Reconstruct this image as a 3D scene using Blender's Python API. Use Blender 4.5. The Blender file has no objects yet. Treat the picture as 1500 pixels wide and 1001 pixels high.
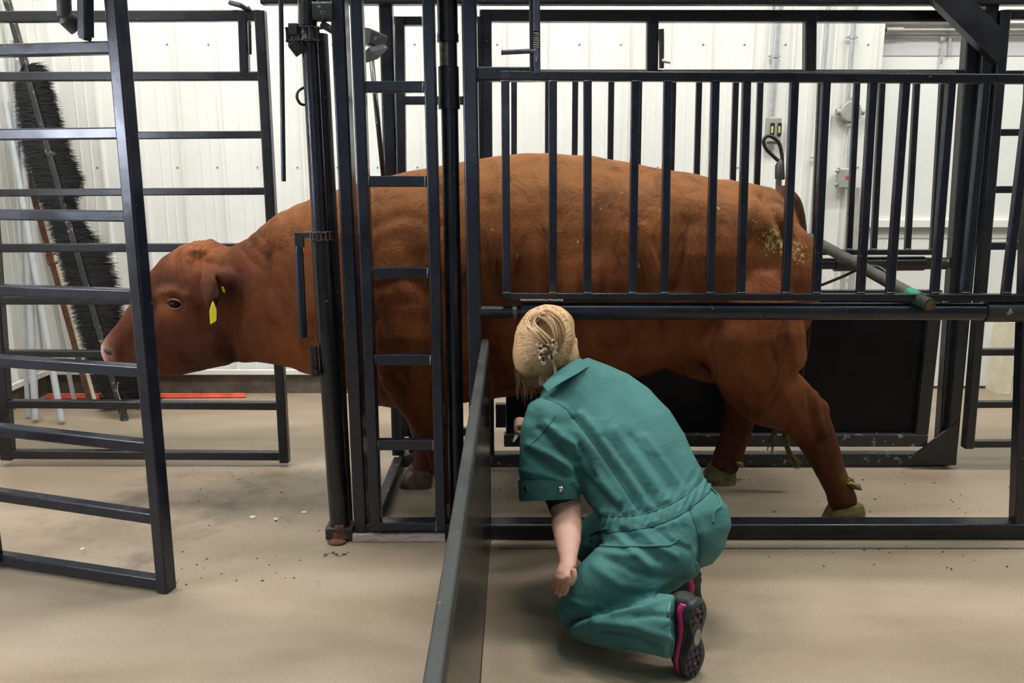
import bpy, bmesh, math, random
from mathutils import Vector, Matrix, noise
from mathutils.bvhtree import BVHTree
random.seed(7)
C = bpy.context.scene.collection
# ---------------------------------------------------------------- camera model
FPX, HC, PITCH = 1180.0, 1.42, math.radians(11.8)
CP, SP = math.cos(PITCH), math.sin(PITCH)
def ray(px, py):
    u = (px-750)/FPX; v = (500.5-py)/FPX
    return Vector((u, CP+v*SP, v*CP-SP))
def at(px, py, Y):
    d = ray(px, py); t = Y/d.y
    return Vector((d.x*t, Y, HC+d.z*t))
def fl(px, py, z=0.0):
    d = ray(px, py); t = (z-HC)/d.z
    return Vector((d.x*t, d.y*t, z))
def m_px(py, Y):                       # metres per pixel at that row and depth
    return Y/(CP+(500.5-py)/FPX*SP)/FPX
V = Vector
def proj(co):
    d = Vector(co)-Vector((0, 0, HC)); zc = d.y*CP-d.z*SP
    return 750+FPX*d.x/zc, 500.5-FPX*(d.y*SP+d.z*CP)/zc
def relief(lines):
    """lines: (points in px, height in m, half width in px) -> height at a surface point"""
    L = []
    for pts, amp, w in lines:
        for i in range(len(pts)-1):
            (x0, y0), (x1, y1) = pts[i], pts[i+1]
            L.append((x0, y0, x1-x0, y1-y0, (x1-x0)**2+(y1-y0)**2, amp, w, i, id(pts)))
    def f(co):
        x, y = proj(co); best = {}
        for x0, y0, dx, dy, l2, amp, w, i, k in L:
            t = ((x-x0)*dx+(y-y0)*dy)/l2; t = 0 if t < 0 else 1 if t > 1 else t
            q = ((x-x0-t*dx)**2+(y-y0-t*dy)**2)/(w*w)
            if q < 5 and (k not in best or q < best[k][0]): best[k] = (q, amp)
        return sum(a*math.exp(-q) for q, a in best.values())
    return f
# ---------------------------------------------------------------- materials
def new_mat(name):
    m = bpy.data.materials.new(name); m.use_nodes = True
    nt = m.node_tree; b = nt.nodes['Principled BSDF']
    return m, nt, b
def N(nt, typ, **kw):
    n = nt.nodes.new(typ)
    for k, v in kw.items():
        if k in n.inputs: n.inputs[k].default_value = v
        else: setattr(n, k, v)
    return n
def ramp(nt, src, stops):
    r = nt.nodes.new('ShaderNodeValToRGB')
    el = r.color_ramp.elements
    el[0].position, el[0].color = stops[0][0], (*stops[0][1], 1)
    el[1].position, el[1].color = stops[-1][0], (*stops[-1][1], 1)
    for p, c in stops[1:-1]:
        e = el.new(p); e.color = (*c, 1)
    nt.links.new(src, r.inputs[0]); return r
def mat_simple(name, col, rough=.5, metal=0, scale=20, amt=.25, bump=0.0, bscale=60, spec=.5, coat=0, stretch=None):
    m, nt, b = new_mat(name)
    tc = N(nt, 'ShaderNodeTexCoord'); src = tc.outputs['Object']
    if stretch:
        mp = N(nt, 'ShaderNodeMapping'); mp.inputs['Scale'].default_value = stretch
        nt.links.new(src, mp.inputs[0]); src = mp.outputs[0]
    n = N(nt, 'ShaderNodeTexNoise', Scale=scale, Detail=6.0, Roughness=.6); nt.links.new(src, n.inputs['Vector'])
    d = tuple(c*(1-amt) for c in col); l = tuple(min(1, c*(1+amt)) for c in col)
    r = ramp(nt, n.outputs['Fac'], [(.3, d), (.7, l)])
    nt.links.new(r.outputs[0], b.inputs['Base Color'])
    b.inputs['Roughness'].default_value = rough; b.inputs['Metallic'].default_value = metal
    b.inputs['Specular IOR Level'].default_value = spec; b.inputs['Coat Weight'].default_value = coat
    if bump:
        n2 = N(nt, 'ShaderNodeTexNoise', Scale=bscale, Detail=5.0); nt.links.new(src, n2.inputs['Vector'])
        bp = N(nt, 'ShaderNodeBump', Strength=bump, Distance=.01)
        nt.links.new(n2.outputs['Fac'], bp.inputs['Height']); nt.links.new(bp.outputs[0], b.inputs['Normal'])
    return m
def mat_paint(name, col=(.008, .009, .012), rough=.27, wear=.70, wcol=(.25, .22, .2)):
    """black gloss paint over steel with dust specks and chips"""
    m, nt, b = new_mat(name)
    tc = N(nt, 'ShaderNodeTexCoord')
    n1 = N(nt, 'ShaderNodeTexNoise', Scale=38.0, Detail=4.0, Roughness=.65); nt.links.new(tc.outputs['Object'], n1.inputs['Vector'])
    n2 = N(nt, 'ShaderNodeTexNoise', Scale=6.0, Detail=3.0); nt.links.new(tc.outputs['Object'], n2.inputs['Vector'])
    chip = ramp(nt, n1.outputs['Fac'], [(wear, (0, 0, 0)), (wear+.03, (1, 1, 1))])
    dust = ramp(nt, n2.outputs['Fac'], [(.35, col), (.75, tuple(c*1.4+.003 for c in col))])
    mx = N(nt, 'ShaderNodeMix', data_type='RGBA')
    nt.links.new(chip.outputs[0], mx.inputs[0]); nt.links.new(dust.outputs[0], mx.inputs[6]); mx.inputs[7].default_value = (*wcol, 1)
    nt.links.new(mx.outputs[2], b.inputs['Base Color']); b.inputs['Specular IOR Level'].default_value = .5
    rr = ramp(nt, n2.outputs['Fac'], [(.3, (rough-.07,)*3), (.7, (rough+.12,)*3)])
    nt.links.new(rr.outputs[0], b.inputs['Roughness'])
    bp = N(nt, 'ShaderNodeBump', Strength=.12, Distance=.004)
    nt.links.new(n1.outputs['Fac'], bp.inputs['Height']); nt.links.new(bp.outputs[0], b.inputs['Normal'])
    return m
M = {}
M['paint'] = mat_paint('black_gloss_paint')
M['paint_blue'] = mat_paint('blue_black_gloss_paint', (.009, .011, .020), .25)
M['paint_worn'] = mat_paint('worn_black_paint', (.02, .02, .021), .45, .6)
M['rail_worn'] = mat_paint('scuffed_grey_rail', (.022, .023, .023), .5, .66, (.16, .16, .15))
M['sheet'] = mat_simple('black_sheet', (.006, .006, .007), .35, scale=3, amt=.5, bump=.05, bscale=5, spec=.12)
M['sheet_gloss'] = mat_simple('glossy_dark_sheet', (.02, .018, .015), .24, scale=3, amt=.5, bump=.08, bscale=3, spec=.35)
M['steel'] = mat_simple('dull_steel', (.2, .18, .16), .45, .8, 40, .5)
M['chain'] = mat_simple('oily_chain_steel', (.16, .14, .12), .4, .85, 60, .5)
M['rust'] = mat_simple('rusty_steel', (.15, .065, .033), .8, .1, 30, .55, .4, 80)
M['weld'] = mat_simple('weld_bead', (.3, .29, .28), .5, .6, 90, .5, .5, 150)
M['base_scraped'] = mat_simple('scraped_base', (.52, .43, .39), .6, 0, 22, .45, .2, 60, stretch=(1, 1, 6))
M['pvc'] = mat_simple('grey_pvc', (.42, .43, .45), .45, scale=14, amt=.12)
M['conduit'] = mat_simple('galvanised_conduit', (.5, .51, .52), .4, .4, 25, .12)
M['box'] = mat_simple('grey_cast_box', (.36, .36, .34), .5, .2, 30, .15)
M['redlab'] = mat_simple('red_label', (.75, .05, .03), .5)
M['yellowlab'] = mat_simple('yellow_green_label', (.55, .6, .15), .5)
M['cream'] = mat_simple('cream_paint', (.72, .66, .52), .6, scale=9, amt=.12)
M['redrod'] = mat_simple('red_rod_paint', (.8, .1, .05), .45)
M['bristle'] = mat_simple('black_bristles', (.012, .012, .013), .55, scale=50, amt=.6)
M['rubber'] = mat_simple('black_rubber', (.014, .014, .015), .5, scale=30)
M['pole'] = mat_simple('dirty_black_pole', (.04, .042, .032), .5, scale=12, amt=.6, bump=.1)
M['green_tape'] = mat_simple('green_mark', (.0, .25, .13), .5, scale=60, amt=.5)
M['dung'] = mat_simple('dried_manure', (.13, .095, .022), .85, scale=60, amt=.6, bump=.5)
M['latch'] = mat_simple('latch_steel', (.1, .1, .13), .35, .7, 30, .3)
M['eye'] = mat_simple('eye', (.003, .003, .004), .05, spec=.35)
M['tag'] = mat_simple('yellow_tag', (.8, .66, .005), .45, scale=40, amt=.06)
M['nostril'] = mat_simple('nostril', (.05, .018, .014), .5)
M['skin'] = mat_simple('skin', (.62, .33, .25), .5, scale=18, amt=.12, bump=.06, bscale=120)
M['skin'].node_tree.nodes['Principled BSDF'].inputs['Subsurface Weight'].default_value = .12
M['skin'].node_tree.nodes['Principled BSDF'].inputs['Subsurface Radius'].default_value = (.02, .008, .005)
M['hair'] = mat_simple('blond_hair', (.55, .34, .17), .5, scale=30, amt=.35, stretch=(1, 1, .3))
M['shoe'] = mat_simple('black_shoe', (.018, .018, .018), .6, scale=60, amt=.4, bump=.3, bscale=200)
M['pink'] = mat_simple('pink_trim', (.5, .035, .17), .45)
M['sole'] = mat_simple('black_sole', (.035, .037, .042), .45, scale=40, amt=.4)
M['sole_grey'] = mat_simple('grey_shank', (.36, .36, .3), .5)
M['snap'] = mat_simple('snap_metal', (.75, .73, .7), .2, 1)
M['snap_dark'] = mat_simple('snap_dark', (.1, .1, .1), .2, .9)
M['blackknit'] = mat_simple('black_knit', (.008, .008, .01), .8, scale=100, bump=.3, bscale=300)
M['pale'] = mat_simple('pale_plastic', (.7, .68, .62), .4)
M['grit'] = mat_simple('dark_grit', (.06, .045, .03), .9)

def mat_clip():
    m, nt, b = new_mat('speckled_clip')
    tc = N(nt, 'ShaderNodeTexCoord')
    n = N(nt, 'ShaderNodeTexVoronoi', Scale=110.0); nt.links.new(tc.outputs['Object'], n.inputs['Vector'])
    r = ramp(nt, n.outputs['Color'], [(.35, (.03, .015, .01)), (.42, (.6, .4, .27)), (.8, (.8, .62, .48))])
    nt.links.new(r.outputs[0], b.inputs['Base Color']); b.inputs['Roughness'].default_value = .25
    return m
M['clip'] = mat_clip()
def mat_fabric():
    m, nt, b = new_mat('teal_twill')
    tc = N(nt, 'ShaderNodeTexCoord')
    n = N(nt, 'ShaderNodeTexNoise', Scale=7.0, Detail=5.0); nt.links.new(tc.outputs['Object'], n.inputs['Vector'])
    r = ramp(nt, n.outputs['Fac'], [(.3, (.042, .152, .148)), (.7, (.055, .19, .184))])
    nt.links.new(r.outputs[0], b.inputs['Base Color']); b.inputs['Roughness'].default_value = .8
    b.inputs['Sheen Weight'].default_value = .0
    b.inputs['Sheen Tint'].default_value = (.6, .9, .9, 1)
    n2 = N(nt, 'ShaderNodeTexNoise', Scale=14.0, Detail=4.0, Distortion=1.2); nt.links.new(tc.outputs['Object'], n2.inputs['Vector'])
    n3 = N(nt, 'ShaderNodeTexNoise', Scale=400.0); nt.links.new(tc.outputs['Object'], n3.inputs['Vector'])
    b1 = N(nt, 'ShaderNodeBump', Strength=.25, Distance=.02); nt.links.new(n2.outputs['Fac'], b1.inputs['Height'])
    b2 = N(nt, 'ShaderNodeBump', Strength=.15, Distance=.002); nt.links.new(n3.outputs['Fac'], b2.inputs['Height'])
    nt.links.new(b1.outputs[0], b2.inputs['Normal']); nt.links.new(b2.outputs[0], b.inputs['Normal'])
    return m
M['fabric'] = mat_fabric()
def mat_hide():
    m, nt, b = new_mat('red_brown_hide')
    at_ = N(nt, 'ShaderNodeAttribute', attribute_name='pigment_shade')
    tc = N(nt, 'ShaderNodeTexCoord')
    mp = N(nt, 'ShaderNodeMapping'); mp.inputs['Scale'].default_value = (1, 1, .45); nt.links.new(tc.outputs['Object'], mp.inputs[0])
    n = N(nt, 'ShaderNodeTexNoise', Scale=9.0, Detail=8.0, Roughness=.68, Distortion=.6); nt.links.new(mp.outputs[0], n.inputs['Vector'])
    r = ramp(nt, n.outputs['Fac'], [(.32, (.34, .32, .32)), (.47, (.9, .9, .9)), (.70, (1.25, 1.3, 1.3))])
    mx = N(nt, 'ShaderNodeMix', data_type='RGBA', blend_type='MULTIPLY'); mx.inputs[0].default_value = 1
    nt.links.new(at_.outputs['Color'], mx.inputs[6]); nt.links.new(r.outputs[0], mx.inputs[7])
    # dried green-yellow flecks where the hide is soiled (mask kept in the alpha channel)
    v = N(nt, 'ShaderNodeTexNoise', Scale=75.0, Detail=4.0, Roughness=.75); nt.links.new(tc.outputs['Object'], v.inputs['Vector'])
    ad = N(nt, 'ShaderNodeMath', operation='MULTIPLY_ADD'); ad.inputs[1].default_value = .42
    nt.links.new(at_.outputs['Alpha'], ad.inputs[0]); nt.links.new(v.outputs['Fac'], ad.inputs[2])
    fl_ = ramp(nt, ad.outputs[0], [(.87, (0, 0, 0)), (.90, (1, 1, 1))])
    mx2 = N(nt, 'ShaderNodeMix', data_type='RGBA')
    nt.links.new(fl_.outputs[0], mx2.inputs[0]); nt.links.new(mx.outputs[2], mx2.inputs[6]); mx2.inputs[7].default_value = (.5, .38, .15, 1)
    nt.links.new(mx2.outputs[2], b.inputs['Base Color'])
    b.inputs['Roughness'].default_value = .55; b.inputs['Specular IOR Level'].default_value = .14
    
    mp2 = N(nt, 'ShaderNodeMapping'); mp2.inputs['Scale'].default_value = (.35, 1, 1); nt.links.new(tc.outputs['Object'], mp2.inputs[0])
    h = N(nt, 'ShaderNodeTexNoise', Scale=170.0, Detail=3.0, Distortion=1.5); nt.links.new(mp2.outputs[0], h.inputs['Vector'])
    b1 = N(nt, 'ShaderNodeBump', Strength=.7, Distance=.025); nt.links.new(n.outputs['Fac'], b1.inputs['Height'])
    b2 = N(nt, 'ShaderNodeBump', Strength=.35, Distance=.004); nt.links.new(h.outputs['Fac'], b2.inputs['Height'])
    nt.links.new(b1.outputs[0], b2.inputs['Normal']); nt.links.new(b2.outputs[0], b.inputs['Normal'])
    return m
M['hide'] = mat_hide()
def mat_floor():
    m, nt, b = new_mat('concrete_floor')
    g = N(nt, 'ShaderNodeNewGeometry')
    mp = N(nt, 'ShaderNodeMapping'); mp.inputs['Scale'].default_value = (.5, 1.6, 1); nt.links.new(g.outputs['Position'], mp.inputs[0])
    n = N(nt, 'ShaderNodeTexNoise', Scale=2.2, Detail=7.0, Roughness=.55); nt.links.new(mp.outputs[0], n.inputs['Vector'])
    r = ramp(nt, n.outputs['Fac'], [(.3, (.305, .232, .162)), (.5, (.385, .30, .218)), (.72, (.45, .36, .275))])
    n2 = N(nt, 'ShaderNodeTexNoise', Scale=150.0, Detail=5.0, Roughness=.85); nt.links.new(g.outputs['Position'], n2.inputs['Vector'])
    r2 = ramp(nt, n2.outputs['Fac'], [(.35, (.72, .7, .68)), (.6, (1, 1, 1))])
    mx = N(nt, 'ShaderNodeMix', data_type='RGBA', blend_type='MULTIPLY'); mx.inputs[0].default_value = 1
    nt.links.new(r.outputs[0], mx.inputs[6]); nt.links.new(r2.outputs[0], mx.inputs[7])
    # darker ragged patch, strongest left of the chute
    n3 = N(nt, 'ShaderNodeTexNoise', Scale=3.1, Detail=9.0, Roughness=.72); nt.links.new(g.outputs['Position'], n3.inputs['Vector'])
    vm = N(nt, 'ShaderNodeVectorMath', operation='DISTANCE'); nt.links.new(g.outputs['Position'], vm.inputs[0])
    vm.inputs[1].default_value = tuple(fl(300, 745))
    mr = N(nt, 'ShaderNodeMapRange'); mr.inputs[1].default_value = .05; mr.inputs[2].default_value = .95; mr.inputs[3].default_value = .30; mr.inputs[4].default_value = 0
    nt.links.new(vm.outputs['Value'], mr.inputs[0])
    ad = N(nt, 'ShaderNodeMath', operation='ADD'); nt.links.new(n3.outputs['Fac'], ad.inputs[0]); nt.links.new(mr.outputs[0], ad.inputs[1])
    r3 = ramp(nt, ad.outputs[0], [(.66, (1, 1, 1)), (.84, (.56, .55, .55))])
    mx2 = N(nt, 'ShaderNodeMix', data_type='RGBA', blend_type='MULTIPLY'); mx2.inputs[0].default_value = 1
    nt.links.new(mx.outputs[2], mx2.inputs[6]); nt.links.new(r3.outputs[0], mx2.inputs[7])
    # pale scrape near the right edge
    n4 = N(nt, 'ShaderNodeTexNoise', Scale=5.0, Detail=8.0, Roughness=.8); mp4 = N(nt, 'ShaderNodeMapping')
    mp4.inputs['Scale'].default_value = (1, 4, 1); mp4.inputs['Rotation'].default_value = (0, 0, -.5)
    nt.links.new(g.outputs['Position'], mp4.inputs[0]); nt.links.new(mp4.outputs[0], n4.inputs['Vector'])
    r4 = ramp(nt, n4.outputs['Fac'], [(.68, (0, 0, 0)), (.76, (.45, .45, .45))])
    mx3 = N(nt, 'ShaderNodeMix', data_type='RGBA'); nt.links.new(r4.outputs[0], mx3.inputs[0])
    nt.links.new(mx2.outputs[2], mx3.inputs[6]); mx3.inputs[7].default_value = (.55, .5, .42, 1)
    nt.links.new(mx3.outputs[2], b.inputs['Base Color'])
    rr = ramp(nt, n.outputs['Fac'], [(.3, (.38,)*3), (.7, (.55,)*3)]); nt.links.new(rr.outputs[0], b.inputs['Roughness'])
    bp = N(nt, 'ShaderNodeBump', Strength=.25, Distance=.003); nt.links.new(n2.outputs['Fac'], bp.inputs['Height']); nt.links.new(bp.outputs[0], b.inputs['Normal'])
    return m
M['floor'] = mat_floor()
M['wall'] = mat_simple('white_steel_cladding', (.80, .79, .76), .42, scale=1.5, amt=.05, bump=.04, bscale=6)
M['wall_trim'] = mat_simple('white_trim', (.82, .80, .76), .5, scale=4, amt=.05)
M['curb'] = mat_simple('dark_concrete_curb', (.10, .08, .06), .8, scale=12, amt=.4, bump=.3, bscale=40)
M['doorp'] = mat_simple('white_door_panel', (.78, .78, .76), .45, scale=2, amt=.04)
M['doorg'] = mat_simple('grey_door_strip', (.55, .55, .56), .45, scale=2, amt=.05)
M['screw'] = mat_simple('screw_head', (.35, .34, .33), .4, .6)
M['ceil'] = mat_simple('ceiling_dark', (.35, .75, .73), .6, scale=2, amt=.04)

# ---------------------------------------------------------------- mesh builder
class MB:
    def __init__(s): s.bm = bmesh.new()
    def faces_from_rings(s, rings, closed=False, cap=True):
        bm = s.bm; R = [[bm.verts.new(p) for p in r] for r in rings]; n = len(R[0])
        segs = len(R) if closed else len(R)-1
        for i in range(segs):
            a, b = R[i], R[(i+1) % len(R)]
            for k in range(n):
                bm.faces.new((a[k], a[(k+1) % n], b[(k+1) % n], b[k]))
        if cap and not closed:
            bm.faces.new(list(reversed(R[0]))); bm.faces.new(R[-1])
        return s
    def bar(s, a, b, w, d, r=None, depth_axis=V((0, 1, 0))):
        """rounded rectangular tube from a to b; w across, d along depth_axis"""
        a, b = V(a), V(b); t = (b-a).normalized()
        dy = (depth_axis-t*depth_axis.dot(t))
        if dy.length < 1e-4: dy = V((0, 0, 1))-t*t.z
        dy.normalize(); dx = t.cross(dy).normalized()
        if r is None: r = min(w, d)*.14
        prof = []
        for cx, cy, a0 in ((w/2-r, d/2-r, 0), (-w/2+r, d/2-r, 90), (-w/2+r, -d/2+r, 180), (w/2-r, -d/2+r, 270)):
            for k in range(4):
                an = math.radians(a0+k*30); prof.append((cx+r*math.cos(an), cy+r*math.sin(an)))
        n0 = len(s.bm.edges); s.faces_from_rings([[p+dx*x+dy*y for x, y in prof] for p in (a, b)])
        s.bm.edges.ensure_lookup_table()
        lim = r*1.2
        for i in range(n0, len(s.bm.edges)):           # edges of the flat sides stay crisp
            e = s.bm.edges[i]
            for f in e.link_faces:
                if len(f.verts) == 4 and min((f.verts[0].co-f.verts[1].co).length, (f.verts[1].co-f.verts[2].co).length) > lim: e.smooth = False
        return s
    def box(s, x0, x1, y0, y1, z0, z1, r=.002):
        return s.bar((x0, (y0+y1)/2, (z0+z1)/2), (x1, (y0+y1)/2, (z0+z1)/2), z1-z0, y1-y0, r)
    def tube(s, pts, r, n=12, smooth=0):
        pts = [V(p) for p in pts]
        if smooth and len(pts) > 2: pts = catmull(pts, smooth)
        rs = r if isinstance(r, (list, tuple)) else None
        if rs and len(rs) != len(pts):
            m = len(rs)-1; k = len(pts)-1
            rs = [rs[min(int(i*m/k), m-1)]*(1-(i*m/k-min(int(i*m/k), m-1)))+rs[min(int(i*m/k), m-1)+1]*(i*m/k-min(int(i*m/k), m-1)) for i in range(len(pts))]
        rings = []; prev = None
        for i, p in enumerate(pts):
            t = (pts[min(i+1, len(pts)-1)]-pts[max(i-1, 0)]).normalized()
            if prev is None:
                ref = V((0, 0, 1)) if abs(t.z) < .9 else V((1, 0, 0)); x = t.cross(ref).normalized()
            else:
                x = (prev-t*prev.dot(t)).normalized()
            prev = x; y = t.cross(x); rr = rs[i] if rs else r
            rings.append([p+(x*math.cos(2*math.pi*k/n)+y*math.sin(2*math.pi*k/n))*rr for k in range(n)])
        s.faces_from_rings(rings); return s
    def loft(s, rings, n=28, e=2.2):
        """rings: (centre, u, v) half-axis vectors"""
        out = []
        for c, u, v in rings:
            R = []
            for k in range(n):
                a = 2*math.pi*k/n; ca, sa = math.cos(a), math.sin(a)
                R.append(c+u*(math.copysign(abs(ca)**(2/e), ca))+v*(math.copysign(abs(sa)**(2/e), sa)))
            out.append(R)
        s.faces_from_rings(out); return s
    def ell(s, c, rx, ry, rz, rot=None, nu=20, nv=12):
        c = V(c); Q = rot or Matrix.Identity(3); rings = []
        bm = s.bm
        for j in range(1, nv):
            ph = math.pi*j/nv
            rings.append([c+Q @ V((rx*math.sin(ph)*math.cos(2*math.pi*k/nu), ry*math.sin(ph)*math.sin(2*math.pi*k/nu), rz*math.cos(ph))) for k in range(nu)])
        R = [[bm.verts.new(p) for p in r] for r in rings]
        for i in range(len(R)-1):
            for k in range(nu):
                bm.faces.new((R[i][k], R[i+1][k], R[i+1][(k+1) % nu], R[i][(k+1) % nu]))
        t = bm.verts.new(c+Q @ V((0, 0, rz))); b = bm.verts.new(c+Q @ V((0, 0, -rz)))
        for k in range(nu):
            bm.faces.new((t, R[0][k], R[0][(k+1) % nu])); bm.faces.new((b, R[-1][(k+1) % nu], R[-1][k]))
        return s
    def prism(s, pts, n):
        """polygon pts extruded by vector n"""
        pts = [V(p) for p in pts]; s.faces_from_rings([pts, [p+n for p in pts]]); return s
    def mesh(s, name):
        bmesh.ops.recalc_face_normals(s.bm, faces=s.bm.faces)
        for e in s.bm.edges:
            if len(e.link_faces) == 2 and e.calc_face_angle(0) > .66: e.smooth = False
        me = bpy.data.meshes.new(name); s.bm.to_mesh(me); s.bm.free(); return me
    def build(s, name, mat, parent=None, smooth=True, **kw):
        return link_mesh(name, s.mesh(name), mat, parent, smooth, **kw)
def catmull(p, k):
    out = []; q = [p[0]*2-p[1]]+list(p)+[p[-1]*2-p[-2]]
    for i in range(1, len(q)-2):
        for j in range(k):
            t = j/k; a, b, c, d = q[i-1], q[i], q[i+1], q[i+2]
            out.append(.5*((2*b)+(c-a)*t+(2*a-5*b+4*c-d)*t*t+(3*b-a-3*c+d)*t**3))
    out.append(p[-1].copy()); return out
WL = {}
def wloc(o):
    return WL[o.name]
def empty(name, loc, label=None, cat=None, group=None):
    o = bpy.data.objects.new(name, None); C.objects.link(o); o.location = loc
    o.empty_display_size = .1; WL[o.name] = V(loc); return tag(o, label, cat, group)
def tag(o, label=None, cat=None, group=None, kind=None):
    if label: o['label'] = label
    if cat: o['category'] = cat
    if group: o['group'] = group
    if kind: o['kind'] = kind
    return o
def link_mesh(name, me, mat, parent=None, smooth=True, label=None, cat=None, group=None, kind=None, origin=None):
    o = bpy.data.objects.new(name, me); C.objects.link(o)
    if parent is None:
        if origin is None:
            xs = [v.co.x for v in me.vertices]; ys = [v.co.y for v in me.vertices]; zs = [v.co.z for v in me.vertices]
            origin = V(((min(xs)+max(xs))/2, (min(ys)+max(ys))/2, min(zs)))
        me.transform(Matrix.Translation(-origin)); o.location = origin; WL[o.name] = V(origin)
    else:
        w = wloc(parent); me.transform(Matrix.Translation(-w)); o.parent = parent; WL[o.name] = V(w)
    for m in (mat if isinstance(mat, (list, tuple)) else [mat]): me.materials.append(m)
    if smooth:
        for p in me.polygons: p.use_smooth = True
    return tag(o, label, cat, group, kind)
def organic(mb, voxel, smooth=4, factor=.5, disp=None):
    """closed pieces -> one continuous skin"""
    me = mb.mesh('tmp'); o = bpy.data.objects.new('tmp', me); C.objects.link(o)
    r = o.modifiers.new('r', 'REMESH'); r.mode = 'VOXEL'; r.voxel_size = voxel; r.use_smooth_shade = True
    if smooth:
        sm = o.modifiers.new('s', 'SMOOTH'); sm.factor = factor; sm.iterations = smooth
    dg = bpy.context.evaluated_depsgraph_get(); dg.update()
    out = bpy.data.meshes.new_from_object(o.evaluated_get(dg))
    bpy.data.objects.remove(o); bpy.data.meshes.remove(me)
    if disp:
        ns = [v.normal.copy() for v in out.vertices]
        for v, n in zip(out.vertices, ns):
            v.co += n*disp(v.co, n)
        out.update()
    return out
def bvh_of(me):
    return BVHTree.FromPolygons([v.co.copy() for v in me.vertices], [tuple(p.vertices) for p in me.polygons])
def hit(bvh, px, py, off=0.0):
    d = ray(px, py).normalized(); o = V((0, 0, HC))
    loc, nrm, i, t = bvh.ray_cast(o, d)
    if loc is None: return None, None
    if nrm.dot(d) > 0: nrm = -nrm
    return loc+nrm*off, nrm
def strip(bvh, pts, w, off, name, mat, parent, k=6, **kw):
    """thin cloth strip lying on a surface along a traced line"""
    P = catmull([V((x, y, 0)) for x, y in pts], k); path = []
    for p in P:
        h, n = hit(bvh, p.x, p.y, off)
        if h is not None: path.append(h)
    mb = MB()
    if len(path) > 2: mb.tube(path, w, 8)
    return mb.build(name, mat, parent, **kw)

# ================================================================= SETTING
WY = 5.15                                   # back wall plane
cornerX = fl(66, 556, .1).x
mb = MB(); mb.box(-7, 7.5, -5, WY+.3, -.12, 0, .001)
link_mesh('floor', mb.mesh('floor'), M['floor'], None, False, kind='structure')
def corrugated(name, x0, x1, z0, z1, plane, axis='x', first=0.0, period=.25):
    """steel cladding: major ribs with two low stiffening ribs between"""
    prof = [(0, 0), (.35, 0), (.372, .003), (.40, .003), (.422, 0), (.60, 0), (.622, .003), (.65, .003), (.672, 0), (.88, 0), (.915, .02), (.965, .02)]
    pts = []; k = math.floor((x0-first)/period)
    while first+k*period < x1:
        for a, h in prof:
            x = first+(k+a)*period
            if x0 <= x <= x1: pts.append((x, h))
        k += 1
    pts = [(x0, 0)]+pts+[(x1, 0)]
    bm = bmesh.new(); rows = []
    for z in (z0, z1):
        rows.append([bm.verts.new((x, plane-h, z) if axis == 'x' else (plane+h, x, z)) for x, h in pts])
    back = [[bm.verts.new((x, plane+.08, z) if axis == 'x' else (plane-.08, x, z)) for x in (x0, x1)] for z in (z0, z1)]
    for i in range(len(pts)-1):
        bm.faces.new((rows[0][i], rows[0][i+1], rows[1][i+1], rows[1][i]))
    bm.faces.new((back[0][1], back[0][0], back[1][0], back[1][1]))
    bm.faces.new([back[0][0], back[0][1]]+list(reversed(rows[0]))); bm.faces.new([back[1][1], back[1][0]]+rows[1])
    bm.faces.new((back[0][0], rows[0][0], rows[1][0], back[1][0])); bm.faces.new((rows[0][-1], back[0][1], back[1][1], rows[1][-1]))
    bmesh.ops.recalc_face_normals(bm, faces=bm.faces)
    me = bpy.data.meshes.new(name); bm.to_mesh(me); bm.free()
    return link_mesh(name, me, M['wall'], None, False, kind='structure')
doorL = at(1293, 80, WY).x
ribX = at(860, 50, WY).x
CB = .135                                   # top of the concrete curb
corrugated('wall_back', cornerX-.02, doorL, CB, 4.6, WY, 'x', ribX-.94*.25)
mb = MB(); mb.box(doorL, 7.4, WY+.02, WY+.12, at(1350, 33, WY).z, 4.6); mb.build('wall_back_header', M['wall'], None, kind='structure')
corrugated('wall_left', -4.5, WY, CB, 4.6, cornerX-.02, 'y', .1)
mb = MB(); mb.box(7.3, 7.4, -4.5, WY, 0, 4.6); mb.build('wall_right', M['wall'], None, kind='structure')
mb = MB(); mb.box(cornerX-.1, 7.4, -4.5, WY+.1, 4.6, 4.7); mb.build('ceiling', M['ceil'], None, kind='structure')
mb = MB(); mb.box(cornerX-.04, doorL, WY-.02, WY+.1, 0, CB); mb.build('baseboard_back', M['curb'], None, kind='structure')
mb = MB(); mb.box(cornerX-.12, cornerX-.005, -4.5, WY, 0, CB); mb.build('baseboard_left', M['curb'], None, kind='structure')
mb = MB(); mb.box(cornerX, doorL, WY-.045, WY-.02, CB-.004, CB+.028); mb.build('trim_1', M['wall_trim'], None, kind='structure')
mb = MB(); mb.box(cornerX-.0, cornerX+.03, -4.5, WY-.03, CB-.004, CB+.028); mb.build('trim_2', M['wall_trim'], None, kind='structure')
# screws of the cladding: a regular grid, one part of the wall surface
mb = MB()
x = at(849, 65, WY).x-14*.25
while x < doorL-.02:
    for yp in (65, 245, 410, 520):
        z = at(750, yp, WY).z
        if x > cornerX+.05: mb.ell((x, WY-.004, z), .006, .004, .006, None, 8, 6)
    x += .25
mb.build('trim_3', M['screw'], None, kind='structure')
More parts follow.
